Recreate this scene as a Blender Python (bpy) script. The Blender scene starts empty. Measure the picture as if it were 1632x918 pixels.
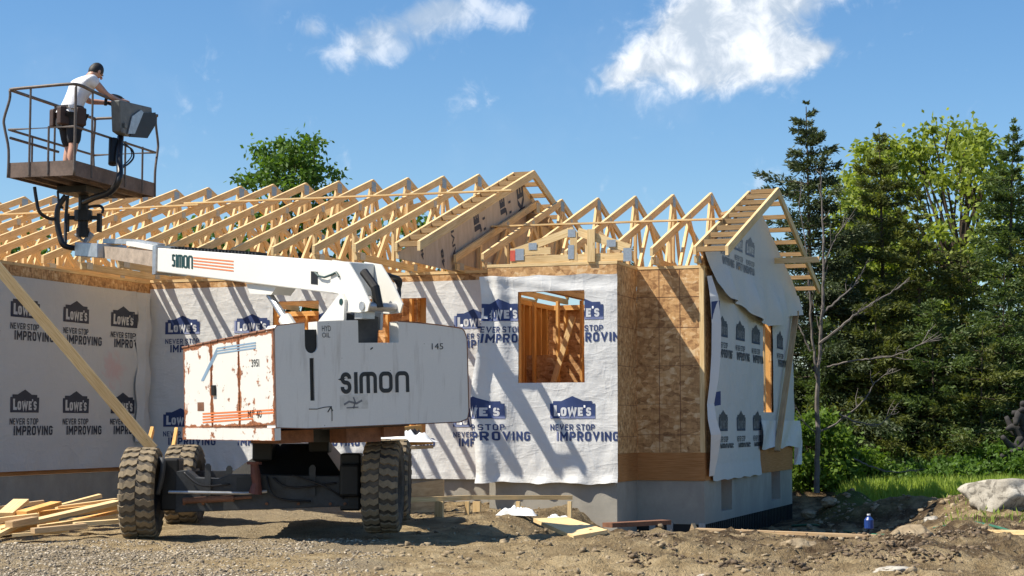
import bpy, bmesh, math, random
import numpy as np
from mathutils import Vector, Matrix, noise

rad = math.radians
scn = bpy.context.scene
col = scn.collection

# ------------------------------------------------------------------ camera, sky, sun, exposure
TH, PT, FL = rad(19.26), rad(4.41), 2800.0
EYE = 1.2
cam_d = bpy.data.cameras.new("camera")
cam = bpy.data.objects.new("camera", cam_d)
col.objects.link(cam)
cam.location = (0, 0, EYE)
cam.rotation_euler = (math.pi / 2 + PT, 0, TH)
cam_d.sensor_width = 36
cam_d.lens = FL / 1632 * 36
cam_d.clip_end = 3000
scn.camera = cam
scn.view_settings.view_transform = 'Standard'
scn.view_settings.look = 'None'
scn.view_settings.gamma = 1
scn.view_settings.exposure = 0.60

SUN = Vector((0.64, 0.41, -1.0)).normalized()      # direction the light travels
SUN_EL = math.asin(-SUN.z)
SUN_AZ = math.atan2(-SUN.x, -SUN.y)                  # clockwise from +Y, towards the sun
sd = bpy.data.lights.new("sun", 'SUN')
sd.energy = 5.0
sd.angle = rad(0.5)
sd.color = (1.0, 0.93, 0.80)
so = bpy.data.objects.new("sun", sd)
col.objects.link(so)
so.rotation_euler = SUN.to_track_quat('-Z', 'Y').to_euler()

CT, ST, CP, SP = math.cos(TH), math.sin(TH), math.cos(PT), math.sin(PT)
RV = Vector((CT, ST, 0)); FV = Vector((-ST, CT, 0)); UV_ = Vector((0, 0, 1))
def ray(px, py):
    r = (px - 816) / FL; u = (459 - py) / FL
    fw = CP - u * SP; up = SP + u * CP
    return RV * r + FV * fw + UV_ * up, fw
def at(px, py, Z):
    d, fw = ray(px, py); return Vector((0, 0, EYE)) + d * (Z / fw)
def onX(px, py, X):
    d, _ = ray(px, py); return Vector((0, 0, EYE)) + d * (X / d.x)
def onY(px, py, Y):
    d, _ = ray(px, py); return Vector((0, 0, EYE)) + d * (Y / d.y)
def onZ(px, py, z):
    d, _ = ray(px, py); return Vector((0, 0, EYE)) + d * ((z - EYE) / d.z)
def cw(cx, cz, z=0.0):
    return RV * cx + FV * cz + Vector((0, 0, z))

def world_setup():
    w = bpy.data.worlds.new("World"); scn.world = w; w.use_nodes = True
    nt = w.node_tree; nt.nodes.clear()
    N = nt.nodes.new; L = nt.links.new
    out = N('ShaderNodeOutputWorld'); bg = N('ShaderNodeBackground')
    bg.inputs['Strength'].default_value = 0.096
    L(bg.outputs[0], out.inputs[0])
    sky = N('ShaderNodeTexSky'); sky.sky_type = 'NISHITA'; sky.sun_disc = False
    sky.sun_elevation = SUN_EL; sky.sun_rotation = SUN_AZ
    sky.air_density = 1.0; sky.dust_density = 0.4; sky.ozone_density = 4.0
    hs = N('ShaderNodeHueSaturation'); hs.inputs['Saturation'].default_value = 1.20
    hs.inputs['Value'].default_value = 1.0
    L(sky.outputs[0], hs.inputs['Color'])
    tc = N('ShaderNodeTexCoord'); sep = N('ShaderNodeSeparateXYZ')
    L(tc.outputs['Generated'], sep.inputs[0])
    def M(op, a, b=None, c=None):
        n = N('ShaderNodeMath'); n.operation = op
        for i, v in enumerate((a, b, c)):
            if v is None: continue
            if isinstance(v, (int, float)): n.inputs[i].default_value = v
            else: L(v, n.inputs[i])
        return n.outputs[0]
    az = M('ARCTAN2', sep.outputs[0], sep.outputs[1])
    el = M('ARCSINE', sep.outputs[2])
    comb = N('ShaderNodeCombineXYZ'); L(az, comb.inputs[0]); L(el, comb.inputs[1])
    def noise_n(scale, det, rough, dist=0.0):
        n = N('ShaderNodeTexNoise'); n.inputs['Scale'].default_value = scale
        n.inputs['Detail'].default_value = det; n.inputs['Roughness'].default_value = rough
        n.inputs['Distortion'].default_value = dist
        L(comb.outputs[0], n.inputs['Vector']); return n.outputs[0]
    n1 = M('ADD', M('MULTIPLY', noise_n(24, 10, 0.62, 0.5), .6), M('MULTIPLY', noise_n(75, 8, 0.6, 0.8), .4)); n2 = noise_n(9, 5, 0.55); n3 = noise_n(14, 4, 0.5)
    def field(ells):
        acc = None
        for (px, py, a, b, rot, wt) in ells:
            d, _ = ray(px, py); d = d.normalized()
            cu = math.atan2(d.x, d.y); cv = math.asin(d.z)
            a_, b_ = a / FL, b / FL
            du = M('SUBTRACT', az, cu); dv = M('SUBTRACT', el, cv)
            c, s = math.cos(rot), math.sin(rot)
            p = M('ADD', M('MULTIPLY', du, c / a_), M('MULTIPLY', dv, s / a_))
            q = M('ADD', M('MULTIPLY', du, -s / b_), M('MULTIPLY', dv, c / b_))
            r2 = M('ADD', M('MULTIPLY', p, p), M('MULTIPLY', q, q))
            e = M('MULTIPLY', M('POWER', 2.718, M('MULTIPLY', r2, -1.0)), wt)
            acc = e if acc is None else M('ADD', acc, e)
        return acc
    big = field([(1010, 105, 75, 26, 0.35, .75), (1090, 62, 80, 55, .7, 1.0), (1180, 20, 110, 60, 0.0, 1.1),
                 (1190, 100, 80, 42, 0.0, .85), (1262, 92, 58, 26, .2, .8), (1312, 80, 34, 15, .35, .5), (1300, -20, 80, 40, 0, .7), (1120, 135, 60, 22, 0, .45)])
    sml = field([(560, 85, 48, 42, .6, .55), (640, 45, 90, 34, .35, .75), (730, 15, 80, 30, .1, .7), (822, 30, 34, 30, .4, .7),
                 (497, 45, 20, 22, .5, .75), (650, 85, 60, 22, 0, .3)])
    def ss(v, lo, hi):
        m = N('ShaderNodeMapRange'); m.interpolation_type = 'SMOOTHSTEP'
        L(v, m.inputs[0]); m.inputs[1].default_value = lo; m.inputs[2].default_value = hi
        return m.outputs[0]
    nn = M('SUBTRACT', n1, 0.5)
    dens_b = ss(M('ADD', big, M('MULTIPLY', nn, 2.3)), 0.15, 1.0)
    dens_s = M('MULTIPLY', ss(M('ADD', sml, M('MULTIPLY', nn, 2.4)), 0.20, 1.05), 0.66)
    wisp = M('MULTIPLY', ss(n2, 0.52, 0.85), 0.12)
    dens = M('MINIMUM', M('ADD', M('MAXIMUM', dens_b, dens_s), wisp), 1.0)
    shade = ss(M('ADD', n3, M('MULTIPLY', nn, .9)), 0.38, 0.60)
    mc = N('ShaderNodeMixRGB'); L(shade, mc.inputs[0])
    mc.inputs[1].default_value = (3.9, 4.6, 5.5, 1); mc.inputs[2].default_value = (7.4, 7.7, 8.1, 1)
    mx = N('ShaderNodeMixRGB'); L(dens, mx.inputs[0]); L(hs.outputs[0], mx.inputs[1]); L(mc.outputs[0], mx.inputs[2])
    L(mx.outputs[0], bg.inputs['Color'])
world_setup()

# ------------------------------------------------------------------ materials
def new_mat(name):
    m = bpy.data.materials.new(name); m.use_nodes = True
    nt = m.node_tree; nt.nodes.clear()
    o = nt.nodes.new('ShaderNodeOutputMaterial'); b = nt.nodes.new('ShaderNodeBsdfPrincipled')
    nt.links.new(b.outputs[0], o.inputs[0])
    return m, nt, b
class G:
    def __init__(s, nt, b): s.nt, s.b = nt, b
    def n(s, t, **kw):
        x = s.nt.nodes.new(t)
        for k, v in kw.items():
            if k.startswith('_'): setattr(x, k[1:], v)
            else:
                x.inputs[k.replace('__', ' ')].default_value = v
        return x
    def l(s, a, b): s.nt.links.new(a, b)
    def coord(s, which='Object', scale=(1, 1, 1), rot=(0, 0, 0)):
        t = s.n('ShaderNodeTexCoord'); m = s.n('ShaderNodeMapping')
        m.inputs['Scale'].default_value = scale; m.inputs['Rotation'].default_value = rot
        s.l(t.outputs[which], m.inputs[0]); return m.outputs[0]
    def noise(s, vec, scale, detail=4, rough=.55, dist=0):
        x = s.n('ShaderNodeTexNoise', Scale=scale, Detail=detail, Roughness=rough, Distortion=dist)
        s.l(vec, x.inputs['Vector']); return x.outputs[0]
    def ramp(s, fac, stops):
        r = s.n('ShaderNodeValToRGB'); e = r.color_ramp.elements
        while len(e) < len(stops): e.new(0.5)
        for el, (p, c) in zip(e, stops):
            el.position = p; el.color = (*c, 1) if len(c) == 3 else c
        s.l(fac, r.inputs[0]); return r.outputs[0]
    def mix(s, fac, a, b, mode='MIX'):
        m = s.n('ShaderNodeMixRGB', _blend_type=mode)
        for i, v in ((0, fac), (1, a), (2, b)):
            if isinstance(v, (int, float)): m.inputs[i].default_value = v
            elif isinstance(v, tuple): m.inputs[i].default_value = (*v, 1)
            else: s.l(v, m.inputs[i])
        return m.outputs[0]
    def math(s, op, a, b=0.0):
        m = s.n('ShaderNodeMath', _operation=op)
        for i, v in ((0, a), (1, b)):
            if isinstance(v, (int, float)): m.inputs[i].default_value = v
            else: s.l(v, m.inputs[i])
        return m.outputs[0]
    def bump(s, h, strength=.4, dist=.01):
        x = s.n('ShaderNodeBump', Strength=strength, Distance=dist)
        s.l(h, x.inputs['Height']); s.l(x.outputs[0], s.b.inputs['Normal'])
    def color(s, c):
        if isinstance(c, tuple): s.b.inputs['Base Color'].default_value = (*c, 1)
        else: s.l(c, s.b.inputs['Base Color'])
    def rough(s, v):
        if isinstance(v, (int, float)): s.b.inputs['Roughness'].default_value = v
        else: s.l(v, s.b.inputs['Roughness'])

def m_wood(name, c1, c2, c3, knots=True):
    m, nt, b = new_mat(name); g = G(nt, b)
    uv = g.coord('UV', (1, 1, 1)); uvs = g.coord('UV', (1.2, 26, 1))
    gr = g.noise(uvs, 3.0, 5, .6, .4)
    big = g.noise(uv, 0.9, 2, .5)
    c = g.ramp(gr, [(.3, c1), (.5, c2), (.72, c3)])
    tint = g.ramp(big, [(.3, (.78, .74, .70)), (.5, (1, 1, 1)), (.7, (1.0, .93, .84))])
    c = g.mix(1.0, c, tint, 'MULTIPLY')
    if knots:
        v = g.n('ShaderNodeTexVoronoi', Scale=2.6); v.inputs['Randomness'].default_value = 1
        g.l(g.coord('UV', (1, 3.2, 1)), v.inputs['Vector'])
        k = g.ramp(v.outputs['Distance'], [(.03, (1, 1, 1)), (.075, (0, 0, 0))])
        c = g.mix(g.math('MULTIPLY', k, .75), c, (.16, .075, .03))
    g.color(c); g.rough(.75); g.bump(gr, .25, .004); b.inputs['Specular IOR Level'].default_value = .25
    return m
M = {}
M['wood'] = m_wood('fresh_pine', (.56, .38, .17), (.74, .54, .28), (.83, .66, .39))
M['wood_b'] = m_wood('weathered_pine', (.36, .24, .13), (.52, .36, .20), (.62, .47, .29))
M['wood_o'] = m_wood('orange_pine', (.58, .29, .085), (.74, .42, .14), (.82, .52, .22))
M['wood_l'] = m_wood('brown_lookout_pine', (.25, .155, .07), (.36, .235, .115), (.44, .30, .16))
M['wood_red'] = m_wood('dark_lvl', (.36, .155, .05), (.46, .215, .075), (.54, .27, .11), False)

def m_osb():
    m, nt, b = new_mat('strand_board'); g = G(nt, b)
    cols = []
    for i, (rot, sc) in enumerate((((.3, .2, .4), (11, 34, 16)), ((1.0, .7, 1.2), (16, 16, 40)), ((.5, 1.4, 2.2), (36, 13, 13)))):
        v = g.n('ShaderNodeTexVoronoi', Scale=1.0); g.l(g.coord('Object', sc, rot), v.inputs['Vector'])
        cols.append(v.outputs['Color'])
    s = g.n('ShaderNodeSeparateColor'); g.l(cols[0], s.inputs[0])
    s2 = g.n('ShaderNodeSeparateColor'); g.l(cols[1], s2.inputs[0])
    s3 = g.n('ShaderNodeSeparateColor'); g.l(cols[2], s3.inputs[0])
    f = g.math('ADD', g.math('ADD', g.math('MULTIPLY', s.outputs[0], .5), g.math('MULTIPLY', s2.outputs[1], .3)), g.math('MULTIPLY', s3.outputs[2], .2))
    c = g.ramp(f, [(.15, (.30, .15, .055)), (.38, (.50, .28, .115)), (.62, (.66, .385, .16)), (.88, (.80, .58, .33))])
    big = g.noise(g.coord('Object', (1, 1, 1)), 1.4, 3, .5)
    c = g.mix(1.0, c, g.ramp(big, [(.3, (.78, .74, .7)), (.65, (1, 1, 1))]), 'MULTIPLY')
    g.color(c); g.rough(.7); g.bump(f, .3, .004); return m
M['osb'] = m_osb()

def m_wrap(name, base):
    m, nt, b = new_mat(name); g = G(nt, b)
    o = g.coord('Object'); fine = g.noise(g.coord('Object', (240, 240, 240)), 1.0, 1, .5)
    n1 = g.noise(g.coord('Object', (1, 1, .55), (0, .5, 0)), 7, 5, .6, 1.2)
    n2 = g.noise(g.coord('Object', (1, 1, 3.4), (0, .35, 0)), 5, 3, .55, .7)
    dirt = g.noise(o, 1.3, 4, .6)
    c = g.mix(g.math('MULTIPLY', dirt, .30), base, tuple(x * .72 for x in base))
    c = g.mix(g.math('MULTIPLY', fine, .22), c, tuple(x * .6 for x in base))
    g.color(c); g.rough(.55)
    def ridge(n): return g.math('POWER', g.math('SUBTRACT', 1.0, g.math('ABSOLUTE', g.math('MULTIPLY', g.math('SUBTRACT', n, .5), 5.0))), 3.0)
    r1 = g.noise(g.coord('Object', (1, 1, .45), (0, .6, 0)), 3.2, 3, .5, .6); r2 = g.noise(g.coord('Object', (.5, .5, 1.4), (0, -.5, 0)), 4.0, 3, .5, .5)
    h = g.math('ADD', g.math('ADD', g.math('MULTIPLY', n1, .8), g.math('MULTIPLY', n2, .6)), g.math('ADD', g.math('MULTIPLY', fine, .05), g.math('ADD', g.math('MULTIPLY', ridge(r1), .35), g.math('MULTIPLY', ridge(r2), .25))))
    g.bump(h, .38, .02); b.inputs['Specular IOR Level'].default_value = .3
    return m
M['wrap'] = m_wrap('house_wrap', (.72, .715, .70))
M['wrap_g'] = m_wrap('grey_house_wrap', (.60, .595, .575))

def m_plain(name, c, r=.6, metal=0.0, var=.25, scale=6, bump=.15, spec=.5, coord='Object'):
    m, nt, b = new_mat(name); g = G(nt, b)
    o = g.coord(coord)
    n = g.noise(o, scale, 6, .62)
    n2 = g.noise(o, scale * 7, 3, .6)
    f = g.math('ADD', g.math('MULTIPLY', n, .7), g.math('MULTIPLY', n2, .3))
    cc = g.ramp(f, [(.3, tuple(x * (1 - var) for x in c)), (.7, tuple(min(1, x * (1 + var * .6)) for x in c))])
    g.color(cc); g.rough(r); b.inputs['Metallic'].default_value = metal
    b.inputs['Specular IOR Level'].default_value = spec
    if bump: g.bump(n2, bump, .005)
    return m
M['ink_blue'] = m_plain('blue_print', (.022, .045, .15), .6, 0, .2, 10, 0)
M['ink_black'] = m_plain('dark_print', (.022, .027, .045), .6, 0, .2, 10, 0)
M['ink_grey'] = m_plain('faded_grey_print', (.17, .175, .19), .6, 0, .2, 10, 0)
M['print_white'] = m_plain('white_print', (.62, .63, .65), .6, 0, .1, 10, 0)
M['red_mark'] = m_plain('red_crayon', (.62, .10, .06), .7, 0, .3, 20, 0)
M['red_smear'] = m_plain('pale_red_smear', (.50, .43, .43), .7, 0, .12, 14, 0)
M['orange'] = m_plain('orange_stripe', (.74, .20, .06), .5, 0, .15, 10, 0)
M['stripe_blue'] = m_plain('blue_stripe', (.22, .33, .45), .5, 0, .15, 10, 0)
M['letter_black'] = m_plain('black_vinyl', (.012, .014, .018), .45, 0, .2, 10, 0)
M['letter_green'] = m_plain('dark_green_vinyl', (.01, .045, .04), .45, 0, .2, 10, 0)
M['chassis'] = m_plain('dusty_grey_paint', (.05, .053, .057), .62, .2, .45, 5, .2)
M['dark'] = m_plain('greasy_black_steel', (.018, .017, .016), .5, .3, .4, 8, .2)
M['hose'] = m_plain('black_rubber_hose', (.012, .012, .014), .42, 0, .3, 12, .1)
M['galv'] = m_plain('galvanized_steel', (.42, .45, .48), .42, .7, .25, 40, .1)
M['silver'] = m_plain('brushed_silver', (.45, .46, .47), .38, .6, .3, 14, .1)
M['rail'] = m_plain('worn_rail_paint', (.13, .105, .09), .55, .25, .5, 18, .15)
M['rust'] = m_plain('rusted_steel', (.22, .10, .055), .8, .1, .5, 9, .3)
M['basket'] = m_plain('rusty_brown_plate', (.17, .12, .095), .72, .1, .55, 4, .25)
M['panelgrey'] = m_plain('grey_control_panel', (.15, .155, .15), .55, .1, .4, 7, .1)
M['skin'] = m_plain('tanned_skin', (.52, .28, .19), .5, 0, .12, 12, .1)
M['shirt'] = m_plain('white_cotton', (.74, .74, .77), .85, 0, .12, 4, .9)
M['shorts'] = m_plain('black_cloth', (.018, .019, .024), .85, 0, .3, 8, .3)
M['leather'] = m_plain('brown_leather', (.05, .024, .016), .6, 0, .35, 8, .2)
M['hair'] = m_plain('black_hair', (.012, .010, .009), .6, 0, .3, 30, .4)
M['jug'] = m_plain('blue_plastic', (.015, .05, .22), .35, 0, .15, 5, 0)
M['greenhose'] = m_plain('green_hose', (.04, .16, .10), .4, 0, .2, 8, 0)
M['pipe'] = m_plain('white_plastic', (.72, .73, .73), .4, 0, .12, 6, .1)
M['rubberb'] = m_plain('black_membrane', (.012, .012, .013), .6, 0, .3, 8, 0)
M['bark'] = m_plain('bark', (.085, .065, .05), .9, 0, .4, 9, .6, .1)
M['deadbark'] = m_plain('grey_dead_bark', (.17, .15, .135), .9, 0, .35, 9, .5, .1)
M['rootbark'] = m_plain('dark_grey_wood', (.055, .052, .052), .9, 0, .4, 9, .6, .1)
M['redpaint'] = m_plain('faded_red_paint', (.16, .055, .04), .6, .1, .4, 10, .1)

def m_concrete():
    m, nt, b = new_mat('poured_concrete'); g = G(nt, b)
    o = g.coord('Object'); n = g.noise(o, 1.6, 5, .6); f = g.noise(o, 30, 4, .6)
    st = g.noise(g.coord('Object', (2, 2, .9)), 1.6, 5, .6)
    c = g.ramp(n, [(.3, (.33, .305, .255)), (.7, (.46, .425, .36))])
    c = g.mix(g.ramp(st, [(.40, (0, 0, 0)), (.7, (.45, .45, .45))]), c, (.21, .195, .165))
    c = g.mix(g.math('MULTIPLY', f, .25), c, (.2, .19, .18))
    g.color(c); g.rough(.85); g.bump(g.math('ADD', f, g.math('MULTIPLY', n, 2)), .3, .006); return m
M['concrete'] = m_concrete()

def m_white(name, amount, spots=1.0):
    """white enamel with rust; UV 0..1 drives rust gathering at the panel borders"""
    m, nt, b = new_mat(name); g = G(nt, b)
    o = g.coord('Object'); n = g.noise(o, 7, 7, .68); d = g.noise(o, 1.7, 4, .6)
    fine = g.noise(o, 40, 3, .6)
    t = g.n('ShaderNodeTexCoord'); sp = g.n('ShaderNodeSeparateXYZ'); g.l(t.outputs['UV'], sp.inputs[0])
    def edge(a, k):
        e = g.math('MINIMUM', a, g.math('SUBTRACT', 1.0, a))
        return g.math('MAXIMUM', g.math('SUBTRACT', 1.0, g.math('MULTIPLY', e, k)), 0.0)
    ed = g.math('MAXIMUM', edge(sp.outputs[0], 16.0), edge(sp.outputs[1], 20.0))
    r = g.math('ADD', g.math('MULTIPLY', ed, .30 * amount), n)
    mask = g.ramp(r, [(.645 - .03 * spots, (0, 0, 0)), (.675 - .03 * spots, (1, 1, 1))])
    halo = g.ramp(r, [(.56, (0, 0, 0)), (.70, (1, 1, 1))])
    streak = g.noise(g.coord('Object', (22, 22, 1.2)), 1.0, 3, .6)
    base = g.mix(g.math('MULTIPLY', d, .28), (.70, .69, .64), (.55, .54, .49))
    base = g.mix(g.math('MULTIPLY', g.ramp(streak, [(.62, (0, 0, 0)), (.8, (1, 1, 1))]), .35 * amount), base, (.52, .30, .16))
    base = g.mix(g.math('MULTIPLY', halo, .38 * amount), base, (.62, .34, .16))
    rc = g.ramp(fine, [(.35, (.13, .045, .02)), (.65, (.40, .15, .06))])
    if amount > 0.0: base = g.mix(mask, base, rc)
    g.color(base); g.rough(g.math('ADD', .38, g.math('MULTIPLY', n, .25)))
    g.bump(g.math('ADD', g.math('MULTIPLY', d, .6), g.math('MULTIPLY', fine, .08)), .25, .01)
    return m
M['white'] = m_white('worn_white_enamel', 0.0, 0)
M['rustwhite'] = m_white('rusting_white_enamel', 1.0, 1.6)
def m_greywhite():
    m, nt, b = new_mat('dull_white_counterweight_paint'); g = G(nt, b)
    o = g.coord('Object'); d = g.noise(o, 1.5, 5, .6); fine = g.noise(o, 60, 3, .65)
    sp = g.n('ShaderNodeTexVoronoi', Scale=7.0); g.l(o, sp.inputs['Vector'])
    c = g.mix(g.math('MULTIPLY', d, .32), (.78, .765, .72), (.62, .605, .555))
    c = g.mix(g.math('MULTIPLY', fine, .25), c, (.42, .42, .40))
    c = g.mix(g.ramp(sp.outputs['Distance'], [(.022, (1, 1, 1)), (.035, (0, 0, 0))]), c, (.12, .09, .07))
    st = g.noise(g.coord('Object', (9, 9, 1.0)), 1.5, 4, .6)
    c = g.mix(g.math('MULTIPLY', g.ramp(st, [(.54, (0, 0, 0)), (.75, (1, 1, 1))]), .45), c, (.36, .32, .27))
    g.color(c); g.rough(.62); g.bump(g.math('ADD', g.math('MULTIPLY', d, .7), g.math('MULTIPLY', fine, .15)), .3, .01); return m
M['cweight'] = m_greywhite()
def m_stain():
    m, nt, b = new_mat('oil_stain'); g = G(nt, b)
    n = g.noise(g.coord('Object'), 9, 5, .65)
    g.color(g.ramp(n, [(.38, (.66, .645, .60)), (.62, (.50, .48, .43))])); g.rough(.6); return m
M['stain'] = m_stain()

def m_rubber():
    m, nt, b = new_mat('muddy_tyre_rubber'); g = G(nt, b)
    o = g.coord('Object'); n = g.noise(o, 5, 6, .65); f = g.noise(o, 45, 4, .6)
    geo = g.n('ShaderNodeNewGeometry')
    c = g.ramp(n, [(.36, (.03, .026, .022)), (.62, (.13, .105, .075))])
    c = g.mix(g.math('MULTIPLY', f, .4), c, (.06, .052, .045))
    g.color(c); g.rough(.85); g.bump(f, .35, .006); return m
M['rubber'] = m_rubber()
M['tread'] = m_plain('dusty_tread_rubber', (.25, .195, .125), .85, 0, .4, 9, .3, .3)

def m_leaf(name, c1, c2, trans=.35, sc=1.2):
    m, nt, b = new_mat(name); g = G(nt, b)
    n = g.noise(g.coord('Object'), sc, 3, .6)
    n2 = g.noise(g.coord('Object'), 14, 2, .6)
    f = g.math('ADD', g.math('MULTIPLY', n, .6), g.math('MULTIPLY', n2, .4))
    c = g.ramp(f, [(.34, c1), (.66, c2)])
    g.color(c); g.rough(.55); b.inputs['Specular IOR Level'].default_value = .3
    tr = g.n('ShaderNodeBsdfTranslucent'); g.l(g.mix(1.0, c, (1.5, 1.5, .7), 'MULTIPLY'), tr.inputs[0])
    ms = g.n('ShaderNodeMixShader'); ms.inputs[0].default_value = trans
    g.l(b.outputs[0], ms.inputs[1]); g.l(tr.outputs[0], ms.inputs[2])
    o = [x for x in nt.nodes if x.type == 'OUTPUT_MATERIAL'][0]
    g.l(ms.outputs[0], o.inputs[0]); return m
M['needle'] = m_leaf('spruce_needles', (.032, .050, .024), (.095, .12, .048), .2)
M['needle_b'] = m_leaf('olive_needles', (.045, .062, .016), (.17, .19, .045), .3)
M['needle_g'] = m_leaf('blue_green_needles', (.034, .064, .022), (.13, .18, .05), .3)
M['leaf'] = m_leaf('bright_leaves', (.14, .20, .03), (.34, .39, .075), .42)
M['leaf_m'] = m_leaf('mid_green_leaves', (.05, .11, .018), (.13, .22, .04), .4)
M['shrubleaf'] = m_leaf('shrub_leaves', (.06, .12, .015), (.18, .27, .04), .4)
M['grassblade'] = m_leaf('grass_blades', (.20, .30, .04), (.40, .48, .10), .4, .7)

def m_soil():
    m, nt, b = new_mat('dug_soil'); g = G(nt, b)
    o = g.coord('Object')
    a = g.noise(o, .55, 6, .62, .4); bb = g.noise(o, 3.2, 7, .66); c_ = g.noise(o, 24, 5, .7); d = g.noise(o, 90, 2, .6)
    c = g.ramp(bb, [(.28, (.22, .155, .08)), (.45, (.40, .295, .16)), (.6, (.54, .415, .24)), (.78, (.64, .51, .315))])
    at_ = g.n('ShaderNodeAttribute'); at_.attribute_name = 'zone'
    sp = g.n('ShaderNodeSeparateColor'); g.l(at_.outputs['Color'], sp.inputs[0])
    wet = g.math('MULTIPLY', sp.outputs[0], g.ramp(g.noise(o, 1.7, 6, .65), [(.36, (0, 0, 0)), (.56, (1, 1, 1))]))
    c = g.mix(wet, c, g.ramp(c_, [(.35, (.05, .032, .018)), (.65, (.16, .11, .065))]))
    c = g.mix(g.math('MULTIPLY', sp.outputs[1], g.ramp(c_, [(.35, (.45, .45, .45)), (.6, (1, 1, 1))])), c,
              g.ramp(d, [(.35, (.19, .15, .095)), (.65, (.45, .37, .26))]))
    c = g.mix(sp.outputs[2], c, g.ramp(bb, [(.35, (.06, .09, .02)), (.65, (.13, .17, .045))]))
    v = g.n('ShaderNodeTexVoronoi', Scale=16.0); g.l(o, v.inputs['Vector'])
    peb = g.ramp(v.outputs['Distance'], [(.13, (1, 1, 1)), (.2, (0, 0, 0))])
    c = g.mix(g.math('MULTIPLY', peb, .35), c, (.40, .36, .29))
    c = g.mix(g.math('MULTIPLY', c_, .20), c, (.13, .095, .06))
    g.color(c); g.rough(.95); b.inputs['Specular IOR Level'].default_value = .12
    h = g.math('ADD', g.math('ADD', g.math('MULTIPLY', bb, 1.4), g.math('MULTIPLY', c_, .8)), g.math('MULTIPLY', d, .25))
    g.bump(h, 1.0, .09); return m
M['soil'] = m_soil()
def m_rock(name, c1, c2, c3):
    m, nt, b = new_mat(name); g = G(nt, b)
    o = g.coord('Object'); n = g.noise(o, 3, 7, .65); f = g.noise(o, 22, 5, .65)
    c = g.ramp(n, [(.3, c1), (.5, c2), (.7, c3)])
    c = g.mix(g.math('MULTIPLY', f, .35), c, c1)
    cr = g.noise(o, 5.5, 6, .7, 1.5); c = g.mix(g.ramp(cr, [(.50, (0, 0, 0)), (.60, (.75, .75, .75))]), c, tuple(x * .5 for x in c1))
    g.color(c); g.rough(.9); g.bump(g.math('ADD', n, g.math('MULTIPLY', f, .5)), .6, .03); return m
M['rock'] = m_rock('pale_granite', (.20, .175, .14), (.46, .42, .35), (.62, .58, .50))
M['clod'] = m_rock('earth_clods', (.16, .115, .07), (.33, .25, .15), (.50, .40, .26))
def m_gravel():
    m, nt, b = new_mat('mixed_gravel'); g = G(nt, b)
    geo = g.n('ShaderNodeNewGeometry')
    c = g.ramp(geo.outputs['Random Per Island'], [(0, (.09, .07, .05)), (.35, (.23, .18, .12)), (.7, (.35, .285, .20)), (1, (.52, .45, .34))])
    g.color(c); g.rough(.85); return m
M['gravel'] = m_gravel()

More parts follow.
